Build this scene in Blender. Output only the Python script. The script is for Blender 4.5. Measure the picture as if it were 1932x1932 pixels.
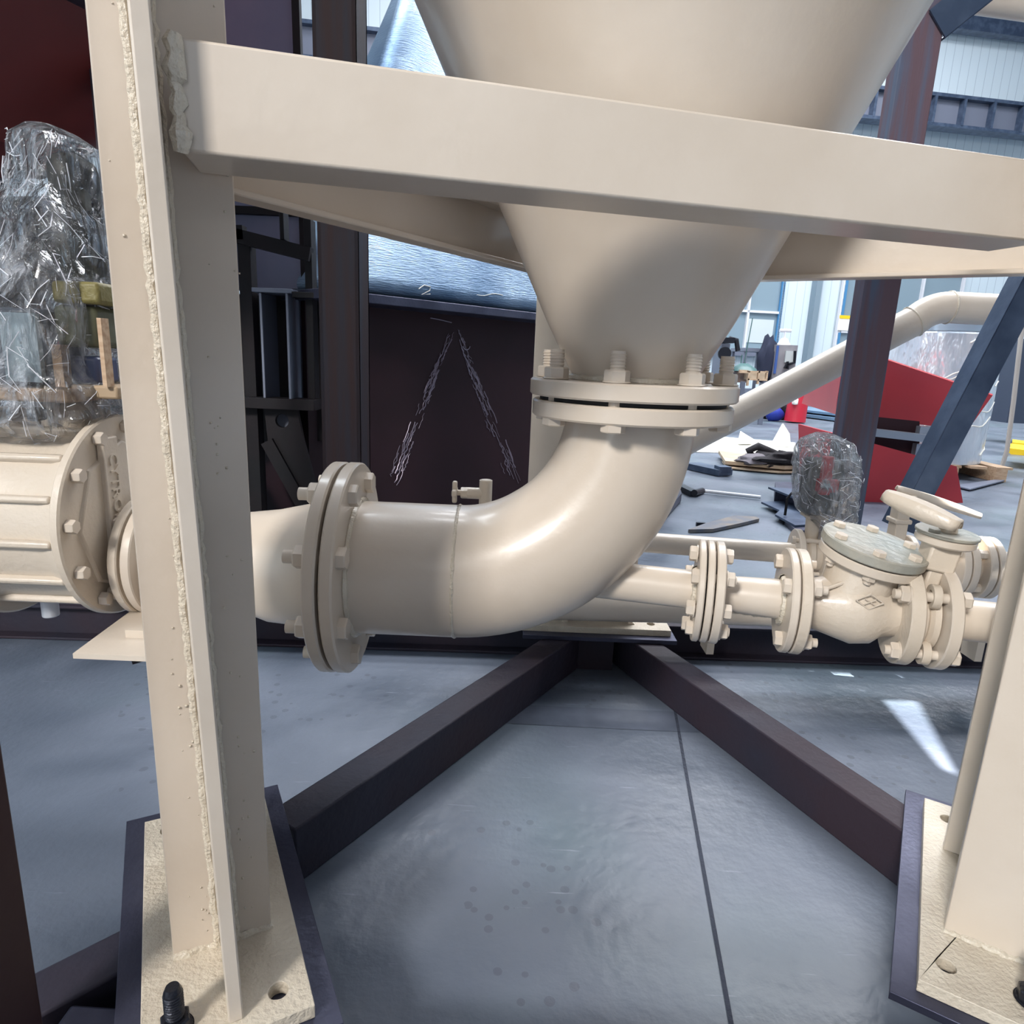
import bpy, bmesh, math, random
from mathutils import Vector as V, Matrix
from mathutils.geometry import tessellate_polygon
random.seed(7)
for o in list(bpy.data.objects): bpy.data.objects.remove(o)
S = bpy.context.scene
COL = S.collection
PI = math.pi

# ---------------------------------------------------------------- camera
F = 1250.0; CX = CY = 966.0
CAM = V((0, 0, .88))
_d = V((742 - CX, 6300 - CY, F)).normalized()
UP = -_d
FW = (V((0, 0, 1)) - UP * UP.z).normalized()
RT = FW.cross(UP)
if RT.x < 0: RT = -RT
R3 = Matrix((RT, FW, UP))          # image camera frame (x right, y down, z forward) -> world
cam = bpy.data.objects.new('camera', bpy.data.cameras.new('camera'))
COL.objects.link(cam); S.camera = cam
cam.data.sensor_width = 36; cam.data.lens = 36 * F / 1932
cam.data.clip_start = .02; cam.data.clip_end = 200
mx = R3 @ V((1, 0, 0)); my = R3 @ V((0, -1, 0)); mz = R3 @ V((0, 0, -1))
M4 = Matrix((mx, my, mz)).transposed().to_4x4(); M4.translation = CAM
cam.matrix_world = M4

# ---------------------------------------------------------------- world, lights, exposure
def srgb(r, g, b):
    f = lambda c: (c / 255 / 12.92) if c / 255 <= .04045 else ((c / 255 + .055) / 1.055) ** 2.4
    return (f(r), f(g), f(b), 1)
w = bpy.data.worlds.new('world'); S.world = w; w.use_nodes = True
w.node_tree.nodes['Background'].inputs[0].default_value = (.74, .82, 1.0, 1)
w.node_tree.nodes['Background'].inputs[1].default_value = .13
def area(name, loc, target, sx, sy, power, color=(1, 1, 1)):
    l = bpy.data.lights.new(name, 'AREA'); l.shape = 'RECTANGLE'; l.size = sx; l.size_y = sy
    l.energy = power; l.color = color
    o = bpy.data.objects.new(name, l); COL.objects.link(o); o.location = loc
    o.rotation_euler = (V(target) - V(loc)).to_track_quat('-Z', 'Y').to_euler()
    return o
area('door_daylight', (-3.4, -5.4, 5.2), (.1, 1.1, .6), 1.3, 1.3, 720, (1, .96, .92))
area('open_front_daylight', (1.5, -7.5, 4.6), (.4, 1.4, .6), 6, 2.6, 60, (.95, .96, 1))
for k, yy in enumerate((5.0, 9.0, 12.5)):
    area('roof_skylight', (4.5, yy, 9.6), (4.5, yy, 0), 12, 1.4, 1150, (.96, .97, 1))
area('roof_skylight', (-2.5, 3.4, 6.6), (-1.5, 3.2, 0), 3.0, 1.2, 240, (.85, .93, 1))
SUND = V((1.7, -1.0, 5.6)).normalized()      # towards the sun; it enters only through roof openings added for the floor patches
sn = bpy.data.lights.new('sun', 'SUN'); sn.energy = 28; sn.angle = math.radians(.15); sn.color = (1, .96, .92)
so = bpy.data.objects.new('sun', sn); COL.objects.link(so); so.location = (5, -4, 14)
so.rotation_euler = (-SUND).to_track_quat('-Z', 'Y').to_euler()
S.view_settings.view_transform = 'Standard'; S.view_settings.look = 'None'
S.view_settings.gamma = 1; S.view_settings.use_curve_mapping = False
S.view_settings.exposure = 0.0

# ---------------------------------------------------------------- pixel -> world helpers (1932 frame)
def ray(x, y):
    v = R3 @ V((x - CX, y - CY, F)); return v / v.y
def P(x, y, Y): return CAM + ray(x, y) * Y
def PZ(x, y, z=0.):
    v = ray(x, y); return CAM + v * ((z - CAM.z) / v.z)
def PP(x, y, p, n):
    v = ray(x, y); return CAM + v * ((V(p) - CAM).dot(n) / v.dot(n))

# ---------------------------------------------------------------- materials
MAT = {}
def mat(name, col, rough=.5, metal=0., col2=None, nscale=8., bump=0., bscale=40., coat=0., detail=4., lo=.4, hi=.65, stretch=None, spec=.5, bdist=.01):
    m = bpy.data.materials.new(name); m.use_nodes = True; nt = m.node_tree; n = nt.nodes; L = nt.links
    b = n['Principled BSDF']; b.inputs['Roughness'].default_value = rough; b.inputs['Metallic'].default_value = metal
    b.inputs['Coat Weight'].default_value = coat; b.inputs['Coat Roughness'].default_value = .12
    b.inputs['Specular IOR Level'].default_value = spec
    b.inputs['Base Color'].default_value = srgb(*col)
    tc = n.new('ShaderNodeTexCoord'); mp = n.new('ShaderNodeMapping'); L.new(tc.outputs['Object'], mp.inputs[0])
    if stretch: mp.inputs['Scale'].default_value = stretch
    if col2:
        no = n.new('ShaderNodeTexNoise'); no.inputs['Scale'].default_value = nscale; no.inputs['Detail'].default_value = detail
        L.new(mp.outputs[0], no.inputs[0])
        r = n.new('ShaderNodeValToRGB'); r.color_ramp.elements[0].position = lo; r.color_ramp.elements[1].position = hi
        r.color_ramp.elements[0].color = srgb(*col); r.color_ramp.elements[1].color = srgb(*col2)
        L.new(no.outputs['Fac'], r.inputs[0]); L.new(r.outputs[0], b.inputs['Base Color'])
    if bump:
        nb = n.new('ShaderNodeTexNoise'); nb.inputs['Scale'].default_value = bscale; nb.inputs['Detail'].default_value = 3
        L.new(mp.outputs[0], nb.inputs[0])
        bp = n.new('ShaderNodeBump'); bp.inputs['Strength'].default_value = bump; bp.inputs['Distance'].default_value = bdist
        L.new(nb.outputs['Fac'], bp.inputs['Height']); L.new(bp.outputs[0], b.inputs['Normal'])
    MAT[name] = m; return m
TAN = mat('tan_paint', (201, 188, 172), .36, bump=.12, bscale=55, coat=.25, bdist=.004, col2=(208, 196, 181), nscale=5)
TANR = mat('tan_paint_pitted', (198, 187, 169), .45, bump=.7, bscale=160, coat=.1, bdist=.004, col2=(206, 196, 178), nscale=30)
TANC = mat('tan_cast', (202, 189, 172), .42, bump=.35, bscale=120, coat=.2, bdist=.003)
WELD = mat('tan_weld', (206, 196, 178), .3, bump=.8, bscale=220, coat=.4, bdist=.004)
GASK = mat('black_gasket', (22, 22, 26), .7)
DARK = mat('dark_steel', (44, 44, 56), .55, 0, spec=.25, col2=(52, 42, 50), nscale=3, bump=.15, bscale=60)
DARKP = mat('mill_plate', (58, 60, 78), .45, .6, col2=(78, 80, 98), nscale=6, bump=.1, bscale=90)
POSTM = mat('rusty_post', (98, 80, 88), .55, 0, spec=.25, col2=(84, 94, 114), nscale=3, stretch=(9, 9, .5), bump=.1, lo=.45, hi=.62)
POSTD = mat('brown_post', (40, 29, 31), .65, 0, spec=.15, col2=(34, 34, 42), nscale=3, stretch=(9, 9, .5), bump=.1)
BLUES = mat('blue_steel', (62, 76, 98), .42, .4, col2=(84, 98, 120), nscale=8, bump=.1)
MAROON = mat('maroon_primer', (48, 31, 37), .6, spec=.2, col2=(42, 28, 33), nscale=3, bump=.05)
REDT = mat('dark_red_primer', (120, 48, 44), .5, col2=(96, 42, 40), nscale=1.5)
REDP = mat('red_paint', (196, 62, 70), .45, col2=(186, 56, 66), nscale=2)
BLACKS = mat('black_steel', (26, 26, 29), .6, 0, spec=.2, col2=(34, 28, 31), nscale=4, bump=.1)
BLKB = mat('black_bolt', (40, 42, 50), .35, .6, bump=.2, bscale=200)
ZINC = mat('bright_steel', (170, 178, 190), .3, .8)
GREY = mat('grey_steel', (112, 118, 134), .5, .2)
WHITE = mat('white_frame', (214, 216, 222), .5)
WOOD = mat('wood', (196, 170, 142), .7, col2=(170, 140, 112), nscale=12, stretch=(1, 8, 8))
CARD = mat('cardboard', (196, 176, 150), .8, col2=(182, 160, 134), nscale=6)
BLKF = mat('black_fabric', (40, 38, 42), .9, bump=.6, bscale=40)
PAPER = mat('white_paper', (238, 236, 226), .7)
BLUED = mat('blue_sheet', (120, 150, 178), .4, .3)
PURP = mat('purple_grey_plate', (112, 116, 140), .5, .1, col2=(124, 124, 146), nscale=4)
YEL = mat('yellow_paint', (240, 200, 30), .6)
REDB = mat('red_plastic', (196, 40, 60), .5)
GLASSB = mat('window_glass', (126, 146, 158), .08, .0, spec=.8)
ROOFM = mat('roof_sheet', (150, 160, 175), .6)
OLIVE = mat('olive_cast', (120, 112, 66), .5, bump=.4, bscale=60)
LABEL = mat('pale_label', (176, 196, 206), .4)

def galv():
    m = mat('brushed_steel', (84, 108, 134), .33, .75, col2=(170, 190, 208), nscale=1.3, lo=.35, hi=.7)  # light and dark blue mottling puts the hood's reflections into its colour
    nt = m.node_tree; n = nt.nodes; L = nt.links; b = n['Principled BSDF']
    tc = n.new('ShaderNodeTexCoord'); mp = n.new('ShaderNodeMapping'); mp.inputs['Scale'].default_value = (3, 3, 40)
    no = n.new('ShaderNodeTexNoise'); no.inputs['Scale'].default_value = 6; no.inputs['Detail'].default_value = 5
    L.new(tc.outputs['Object'], mp.inputs[0]); L.new(mp.outputs[0], no.inputs[0])
    bp = n.new('ShaderNodeBump'); bp.inputs['Strength'].default_value = .4; bp.inputs['Distance'].default_value = .01
    L.new(no.outputs['Fac'], bp.inputs['Height']); L.new(bp.outputs[0], b.inputs['Normal'])
    return m
GALV = galv()

def wrapmat(name, alpha, tint=(225, 230, 238), bscale=18, strength=1.0):
    m = bpy.data.materials.new(name); m.use_nodes = True; nt = m.node_tree; n = nt.nodes; L = nt.links
    b = n['Principled BSDF']; b.inputs['Base Color'].default_value = srgb(*tint); b.inputs['Roughness'].default_value = .12
    b.inputs['Specular IOR Level'].default_value = 1.0
    tc = n.new('ShaderNodeTexCoord'); mp = n.new('ShaderNodeMapping'); mp.inputs['Scale'].default_value = (1, 1, .45); mp.inputs['Rotation'].default_value = (.3, .5, .2)
    L.new(tc.outputs['Object'], mp.inputs[0])
    no = n.new('ShaderNodeTexNoise'); no.inputs['Scale'].default_value = bscale; no.inputs['Detail'].default_value = 6; no.inputs['Distortion'].default_value = 1.6
    L.new(mp.outputs[0], no.inputs[0])
    bp = n.new('ShaderNodeBump'); bp.inputs['Strength'].default_value = strength; bp.inputs['Distance'].default_value = .05
    L.new(no.outputs['Fac'], bp.inputs['Height']); L.new(bp.outputs[0], b.inputs['Normal'])
    tr = n.new('ShaderNodeBsdfTransparent'); mixn = n.new('ShaderNodeMixShader')
    gl = n.new('ShaderNodeBsdfGlossy'); gl.inputs['Roughness'].default_value = .08; L.new(bp.outputs[0], gl.inputs['Normal'])
    r = n.new('ShaderNodeValToRGB'); r.color_ramp.elements[0].position = .45; r.color_ramp.elements[1].position = .72
    r.color_ramp.elements[0].color = (alpha, alpha, alpha, 1); r.color_ramp.elements[1].color = (min(1, alpha + .45),) * 3 + (1,)
    L.new(no.outputs['Fac'], r.inputs[0])
    L.new(r.outputs[0], mixn.inputs[0]); L.new(tr.outputs[0], mixn.inputs[1]); L.new(b.outputs[0], mixn.inputs[2])
    m2 = n.new('ShaderNodeMixShader'); fr = n.new('ShaderNodeFresnel'); fr.inputs[0].default_value = 1.5; L.new(bp.outputs[0], fr.inputs['Normal'])
    L.new(fr.outputs[0], m2.inputs[0]); L.new(mixn.outputs[0], m2.inputs[1]); L.new(gl.outputs[0], m2.inputs[2])
    L.new(m2.outputs[0], n['Material Output'].inputs[0])
    return m
WRAP = wrapmat('shrink_wrap', .05, bscale=24)
WRAP2 = wrapmat('shrink_wrap_dense', .10, bscale=34)

def concrete():
    m = bpy.data.materials.new('concrete_floor'); m.use_nodes = True; nt = m.node_tree; n = nt.nodes; L = nt.links
    b = n['Principled BSDF']; tc = n.new('ShaderNodeTexCoord')
    def noise(s, d, dist=0):
        k = n.new('ShaderNodeTexNoise'); k.inputs['Scale'].default_value = s; k.inputs['Detail'].default_value = d; k.inputs['Distortion'].default_value = dist
        L.new(tc.outputs['Object'], k.inputs[0]); return k
    a = noise(2.2, 8, .4)
    r = n.new('ShaderNodeValToRGB'); r.color_ramp.elements[0].position = .3; r.color_ramp.elements[1].position = .72
    r.color_ramp.elements[0].color = srgb(72, 81, 94); r.color_ramp.elements[1].color = srgb(110, 118, 132)
    L.new(a.outputs['Fac'], r.inputs[0])
    # green tint patches
    g = noise(1.3, 3); rg = n.new('ShaderNodeValToRGB'); rg.color_ramp.elements[0].position = .5; rg.color_ramp.elements[1].position = .75
    rg.color_ramp.elements[0].color = (0, 0, 0, 1); rg.color_ramp.elements[1].color = (.45, .45, .45, 1); L.new(g.outputs['Fac'], rg.inputs[0])
    mx1 = n.new('ShaderNodeMix'); mx1.data_type = 'RGBA'; L.new(rg.outputs[0], mx1.inputs[0]); L.new(r.outputs[0], mx1.inputs[6]); mx1.inputs[7].default_value = srgb(108, 132, 136)
    # dark pits
    vo = n.new('ShaderNodeTexVoronoi'); vo.inputs['Scale'].default_value = 26; L.new(tc.outputs['Object'], vo.inputs[0])
    lt = n.new('ShaderNodeMath'); lt.operation = 'LESS_THAN'; lt.inputs[1].default_value = .21; L.new(vo.outputs['Distance'], lt.inputs[0])
    z = noise(1.7, 2); gz = n.new('ShaderNodeMath'); gz.operation = 'GREATER_THAN'; gz.inputs[1].default_value = .53; L.new(z.outputs['Fac'], gz.inputs[0])
    mu = n.new('ShaderNodeMath'); mu.operation = 'MULTIPLY'; L.new(lt.outputs[0], mu.inputs[0]); L.new(gz.outputs[0], mu.inputs[1])
    mu2 = n.new('ShaderNodeMath'); mu2.operation = 'MULTIPLY'; mu2.inputs[1].default_value = .38; L.new(mu.outputs[0], mu2.inputs[0])
    mx2 = n.new('ShaderNodeMix'); mx2.data_type = 'RGBA'; L.new(mu2.outputs[0], mx2.inputs[0]); L.new(mx1.outputs[2], mx2.inputs[6]); mx2.inputs[7].default_value = srgb(60, 64, 76)
    # pale scratches
    mp = n.new('ShaderNodeMapping'); mp.inputs['Rotation'].default_value = (0, 0, .5); mp.inputs['Scale'].default_value = (3, 40, 1); L.new(tc.outputs['Object'], mp.inputs[0])
    sc = n.new('ShaderNodeTexNoise'); sc.inputs['Scale'].default_value = 2.2; sc.inputs['Detail'].default_value = 6; L.new(mp.outputs[0], sc.inputs[0])
    rs = n.new('ShaderNodeValToRGB'); rs.color_ramp.elements[0].position = .68; rs.color_ramp.elements[1].position = .80
    rs.color_ramp.elements[0].color = (0, 0, 0, 1); rs.color_ramp.elements[1].color = (.5, .5, .5, 1); L.new(sc.outputs['Fac'], rs.inputs[0])
    mx3 = n.new('ShaderNodeMix'); mx3.data_type = 'RGBA'; L.new(rs.outputs[0], mx3.inputs[0]); L.new(mx2.outputs[2], mx3.inputs[6]); mx3.inputs[7].default_value = srgb(186, 190, 204)
    L.new(mx3.outputs[2], b.inputs['Base Color'])
    rr = n.new('ShaderNodeMapRange'); rr.inputs[1].default_value = .3; rr.inputs[2].default_value = .7; rr.inputs[3].default_value = .32; rr.inputs[4].default_value = .55
    L.new(a.outputs['Fac'], rr.inputs[0]); L.new(rr.outputs[0], b.inputs['Roughness'])
    bp = n.new('ShaderNodeBump'); bp.inputs['Strength'].default_value = .25; bp.inputs['Distance'].default_value = .01
    bn = noise(30, 6); L.new(bn.outputs['Fac'], bp.inputs['Height']); L.new(bp.outputs[0], b.inputs['Normal'])
    return m
CONC = concrete()
GROOVE = mat('floor_groove', (46, 52, 66), .8, bump=.5, bscale=80)
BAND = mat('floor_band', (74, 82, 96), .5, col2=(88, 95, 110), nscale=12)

def wallmat():
    m = bpy.data.materials.new('wall_panel'); m.use_nodes = True; nt = m.node_tree; n = nt.nodes; L = nt.links
    b = n['Principled BSDF']; b.inputs['Base Color'].default_value = srgb(196, 212, 222); b.inputs['Roughness'].default_value = .5
    tc = n.new('ShaderNodeTexCoord'); wv = n.new('ShaderNodeTexWave'); wv.inputs['Scale'].default_value = 1.4; wv.wave_profile = 'SAW'
    L.new(tc.outputs['Object'], wv.inputs[0])
    r = n.new('ShaderNodeValToRGB'); r.color_ramp.elements[0].position = 0; r.color_ramp.elements[0].color = srgb(150, 166, 180)
    r.color_ramp.elements[1].position = .08; r.color_ramp.elements[1].color = srgb(206, 220, 228)
    L.new(wv.outputs['Fac'], r.inputs[0]); L.new(r.outputs[0], b.inputs['Base Color'])
    return m
WALLM = wallmat()

# ---------------------------------------------------------------- mesh builder
def frame(axis, ref=None):
    z = V(axis).normalized()
    r = V(ref) if ref is not None else (V((0, 0, 1)) if abs(z.z) < .9 else V((1, 0, 0)))
    x = (r - z * r.dot(z)).normalized(); y = z.cross(x)
    return x, y, z
class MB:
    def __init__(s): s.v = []; s.f = []
    def add(s, vs, fs):
        k = len(s.v); s.v += [V(p) for p in vs]; s.f += [tuple(i + k for i in f) for f in fs]; return s
    def box(s, c, size, ax=None):
        X, Y, Z = ax or (V((1, 0, 0)), V((0, 1, 0)), V((0, 0, 1))); c = V(c)
        h = [d / 2 for d in size]
        vs = [c + X * (h[0] * a) + Y * (h[1] * b) + Z * (h[2] * e) for e in (-1, 1) for b in (-1, 1) for a in (-1, 1)]
        return s.add(vs, [(0, 2, 3, 1), (4, 5, 7, 6), (0, 1, 5, 4), (2, 6, 7, 3), (0, 4, 6, 2), (1, 3, 7, 5)])
    def bar(s, a, b, w_, h_, up=(0, 0, 1)):
        a, b = V(a), V(b); d = b - a; x = d.normalized(); u = V(up); u = (u - x * u.dot(x)).normalized(); y = u.cross(x)
        return s.box((a + b) / 2, (d.length, w_, h_), (x, y, u))
    def lathe(s, prof, o, axis, seg=48, cap=True, ref=None, closed=False):
        X, Y, Z = frame(axis, ref); o = V(o); vs = []; n = len(prof)
        for r, z in prof:
            for k in range(seg):
                a = 2 * PI * k / seg; vs.append(o + Z * z + X * (r * math.cos(a)) + Y * (r * math.sin(a)))
        fs = []
        for i in range(n if closed else n - 1):
            j = (i + 1) % n
            for k in range(seg):
                l = (k + 1) % seg; fs.append((i * seg + k, i * seg + l, j * seg + l, j * seg + k))
        if cap and not closed:
            fs.append(tuple(range(seg - 1, -1, -1))); fs.append(tuple((n - 1) * seg + k for k in range(seg)))
        return s.add(vs, fs)
    def cyl(s, a, b, r, r2=None, seg=32):
        a, b = V(a), V(b); return s.lathe([(r, 0), (r2 if r2 is not None else r, (b - a).length)], a, b - a, seg)
    def disc(s, a, axis, r, t, ri=0, bev=.002, seg=64):
        """flat ring starting at a and going t along axis"""
        if ri: return s.lathe([(ri, 0), (r - bev, 0), (r, bev), (r, t - bev), (r - bev, t), (ri, t)], a, axis, seg, closed=True)
        return s.lathe([(r - bev, 0), (r, bev), (r, t - bev), (r - bev, t)], a, axis, seg)
    def hexp(s, a, axis, r, t, bev=.15, ref=None):
        return s.lathe([(r, 0), (r, t * (1 - bev)), (r * .9, t)], a, axis, 6, ref=ref)
    def tube(s, pts, rad, seg=12, caps=True):
        pts = [V(p) for p in pts]; n = len(pts); vs = []; X = None
        for i, p in enumerate(pts):
            d = (pts[min(i + 1, n - 1)] - pts[max(i - 1, 0)]).normalized()
            if X is None: X, Y, _ = frame(d)
            else:
                X = (X - d * X.dot(d)).normalized(); Y = d.cross(X)
            r = rad[i] if isinstance(rad, (list, tuple)) else rad
            for k in range(seg):
                a = 2 * PI * k / seg; vs.append(p + X * (r * math.cos(a)) + Y * (r * math.sin(a)))
        fs = [(i * seg + k, i * seg + (k + 1) % seg, (i + 1) * seg + (k + 1) % seg, (i + 1) * seg + k) for i in range(n - 1) for k in range(seg)]
        if caps: fs.append(tuple(range(seg - 1, -1, -1))); fs.append(tuple((n - 1) * seg + k for k in range(seg)))
        return s.add(vs, fs)
    def slab(s, loops, vec):
        """extruded planar polygon; loops[0] outline, the rest holes"""
        loops = [[V(p) for p in l] for l in loops]; vec = V(vec); flat = [p for l in loops for p in l]; n = len(flat)
        tri = tessellate_polygon(loops)
        vs = flat + [p + vec for p in flat]
        fs = [tuple(t) for t in tri] + [tuple(i + n for i in reversed(t)) for t in tri]
        k = 0
        for l in loops:
            m = len(l)
            for i in range(m):
                a, b = k + i, k + (i + 1) % m; fs.append((a, b, b + n, a + n))
            k += m
        return s.add(vs, fs)
    def blob(s, c, r, seed=0, amp=.25, n=3, sc=2.):
        bm = bmesh.new(); bmesh.ops.create_icosphere(bm, subdivisions=n, radius=1)
        from mathutils import noise
        vs = []
        for v in bm.verts:
            p = v.co.copy(); k = 1 + amp * noise.noise(p * sc + V((seed * 3.1, seed, 0))) + amp * .4 * noise.noise(p * sc * 3 + V((seed, 0, 0)))
            vs.append(V(c) + V((p.x * r[0] * k, p.y * r[1] * k, p.z * r[2] * k)))
        fs = [tuple(v.index for v in f.verts) for f in bm.faces]; bm.free()
        return s.add(vs, fs)
    def bead(s, a, b, r, step=.008, seed=1, jit=.35):
        a, b = V(a), V(b); n = max(3, int((b - a).length / step)); rnd = random.Random(seed)
        pts = [a.lerp(b, i / n) + V([rnd.uniform(-1, 1) * r * .25 for _ in range(3)]) for i in range(n + 1)]
        return s.tube(pts, [r * (1 - jit / 2 + jit * rnd.random()) for _ in pts], 8)
    def ringbead(s, c, axis, R, r, n=70, seed=1):
        X, Y, Z = frame(axis); rnd = random.Random(seed)
        pts = [V(c) + X * (R * math.cos(2 * PI * k / n)) + Y * (R * math.sin(2 * PI * k / n)) for k in range(n + 1)]
        return s.tube(pts, [r * (.8 + .4 * rnd.random()) for _ in pts], 7, False)

def root_origin(p):
    while p.parent: p = p.parent
    return p.location.copy()
def obj(name, mb, m, parent=None, label=None, bevel=0., sub=0, smooth=32, origin=None):
    me = bpy.data.meshes.new(name)
    if parent is not None: org = root_origin(parent)
    elif origin is not None: org = V(origin)
    else:
        xs = [p.x for p in mb.v]; ys = [p.y for p in mb.v]; zs = [p.z for p in mb.v]
        org = V(((min(xs) + max(xs)) / 2, (min(ys) + max(ys)) / 2, min(zs)))
    me.from_pydata([p - org for p in mb.v], [], mb.f); me.update()
    bm = bmesh.new(); bm.from_mesh(me); bmesh.ops.recalc_face_normals(bm, faces=bm.faces); bm.to_mesh(me); bm.free()
    me.materials.append(m)
    me.polygons.foreach_set('use_smooth', [True] * len(me.polygons)); me.set_sharp_from_angle(angle=math.radians(smooth))
    o = bpy.data.objects.new(name, me); COL.objects.link(o)
    if parent is not None: o.parent = parent
    else: o.location = org
    if bevel:
        b = o.modifiers.new('bevel', 'BEVEL'); b.width = bevel; b.segments = 2; b.limit_method = 'ANGLE'; b.angle_limit = math.radians(40); b.harden_normals = False
    if sub:
        q = o.modifiers.new('sub', 'SUBSURF'); q.levels = sub; q.render_levels = sub
    if label: o['label'] = label
    return o
def thing(name, label, cat, loc, group=None):
    o = bpy.data.objects.new(name, None); COL.objects.link(o); o.location = V(loc); o.empty_display_size = .05
    o['label'] = label; o['category'] = cat
    if group: o['group'] = group
    return o
def tag(o, label, cat, group=None):
    o['label'] = label; o['category'] = cat
    if group: o['group'] = group
    return o
def struct(name, mb, m, **k):
    o = obj(name, mb, m, origin=(0, 0, 0), **k); o['kind'] = 'structure'; return o

def hexbolt(par, a, axis, r, grip, tail, head=None, nutgap=0., m=None, thread=False, nuts=True):
    """hex head sits at a and looks along -axis; shank runs along +axis through grip, nut after it, tail sticks out"""
    m = m or TAN; a = V(a); z = V(axis).normalized(); head = head or r * 1.25
    b = MB(); b.hexp(a, -z, r * 1.75, head); b.cyl(a, a + z * (grip + tail), r, seg=20)
    if thread:
        L0 = grip + r * 1.6; n = int((tail - r * 1.6) / (r * .42))
        for k in range(n): b.lathe([(r, 0), (r * 1.12, r * .12), (r, r * .26)], a + z * (L0 + k * r * .42), z, 20)
    bo = obj('bolt', b, m, par)
    if nuts:
        q = MB(); q.disc(a + z * grip, z, r * 2.0, r * .28, seg=24); q.hexp(a + z * (grip + r * .28), z, r * 1.8, r * 1.5)
        obj('nut', q, m, bo)
    return bo
def bolt_ring(par, c, axis, R, n, ph, r, grip, tail, ref=(0, 0, 1), **k):
    X, Y, Z = frame(axis, ref)
    for i in range(n):
        a = ph + 2 * PI * i / n
        hexbolt(par, V(c) + X * (R * math.cos(a)) + Y * (R * math.sin(a)), axis, r, grip, tail, **k)
# ================================================================ SETTING
b = MB(); b.add([(-30, -14, 0), (30, -14, 0), (30, 34, 0), (-30, 34, 0)], [(0, 1, 2, 3)])
struct('floor', b, CONC)
# saw-cut joint running away from the camera, and two darker cross bands
j0, j1 = PZ(1275, 1350), PZ(1378, 1925); jd = (j1 - j0).normalized(); q = V((jd.y, -jd.x, 0)) * .0035
b = MB(); A_, B_ = j0 - jd * 1.2, j1 + jd * .6
b.add([A_ - q, A_ + q, B_ + q, B_ - q], [(0, 1, 2, 3)]); [setattr(p, 'z', .0015) for p in b.v]
struct('trim_1', b, GROOVE)
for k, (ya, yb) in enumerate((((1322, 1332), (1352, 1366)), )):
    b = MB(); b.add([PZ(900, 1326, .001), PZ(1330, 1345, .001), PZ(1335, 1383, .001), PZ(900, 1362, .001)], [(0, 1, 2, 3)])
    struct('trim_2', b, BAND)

# back wall: recedes to the right
W0 = PZ(1430, 760, 0); WD = V((1, .16, 0)).normalized(); WN = V((-WD.y, WD.x, 0))
def WP(x, y, off=0): return PP(x, y, W0 - WN * off, WN)
b = MB(); a0, a1 = W0 - WD * 26, W0 + WD * 20
b.add([a0, a1, a1 + V((0, 0, 11)), a0 + V((0, 0, 11)), a0 + WN * .2, a1 + WN * .2, a1 + V((0, 0, 11)) + WN * .2, a0 + V((0, 0, 11)) + WN * .2],
      [(0, 1, 2, 3), (5, 4, 7, 6), (3, 2, 6, 7)])
struct('wall_back', b, WALLM)
b = MB(); b.box((-9, 6, 5), (.2, 40, 10)); struct('wall_left', b, WALLM)
b = MB(); b.box((17, 8, 5), (.2, 44, 10)); struct('wall_right', b, WALLM)
def roof(p): p = V(p); return p + SUND * ((10 - p.z) / SUND.z)
sun_gaps = [[P(1562, 1192, 1.80), P(1755, 1197, 1.80), PZ(1735, 1300), PZ(1625, 1302)], [PZ(1668, 1322), PZ(1735, 1322), PZ(1812, 1465), PZ(1778, 1450)]]  # roof openings shaped so the sun falls as patches on floor and skid
b = MB(); b.slab([[(-9.5, -5.5, 10), (17.5, -5.5, 10), (17.5, 19, 10), (-9.5, 19, 10)]] + [[roof(p) for p in g_] for g_ in sun_gaps], (0, 0, .02)); struct('ceiling', b, ROOFM)
# crane runway beam with stiffeners along the back wall
def wallbox(mb, x0, y0, x1, y1, off, t):
    """box on the wall spanning two opposite pixels"""
    p, q_ = WP(x0, y0, off), WP(x1, y1, off); u0 = (p - W0).dot(WD); u1 = (q_ - W0).dot(WD)
    c = W0 + WD * ((u0 + u1) / 2) - WN * off; c.z = (p.z + q_.z) / 2
    mb.box(c, (abs(u1 - u0), t, abs(p.z - q_.z)), (WD, WN, V((0, 0, 1))))
    return c, abs(u1 - u0), abs(p.z - q_.z)
def zat(x, y, off=0): return WP(x, y, off).z
off = .6
zt, zb = zat(1840, 193, off), zat(1840, 246, off)
g = thing('crane_beam', 'dark blue-grey crane runway beam with stiffeners along the back wall', 'beam', W0 - WN * off + V((0, 0, zb)))
def wbar(mb, u0, u1, z0, z1, off, t): mb.box(W0 + WD * ((u0 + u1) / 2) - WN * off + V((0, 0, (z0 + z1) / 2)), (abs(u1 - u0), t, abs(z1 - z0)), (WD, WN, V((0, 0, 1))))
b = MB(); wbar(b, -22, 14, zb, zt, off, .03); obj('web', b, GREY, g)
b = MB(); wbar(b, -22, 14, zt - .02, zt + .05, off, .34); wbar(b, -22, 14, zb - .05, zb + .02, off, .34); obj('beam_flange', b, BLUES, g)
for k in range(9):
    u = (WP(1640 + k * 56, 215, off) - W0).dot(WD)
    b = MB(); wbar(b, u - .03, u + .03, zb, zt, off + .1, .16); obj('stiffener', b, BLUES, g)
# eave beam, wall girts
z1, z0 = zat(1860, 32, .3), zat(1860, 66, .3)
b = MB(); wbar(b, -22, 14, z0, z1, .3, .25); tag(obj('eave_beam', b, BLUES), 'dark grey eave beam at top of the back wall', 'beam')
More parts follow.
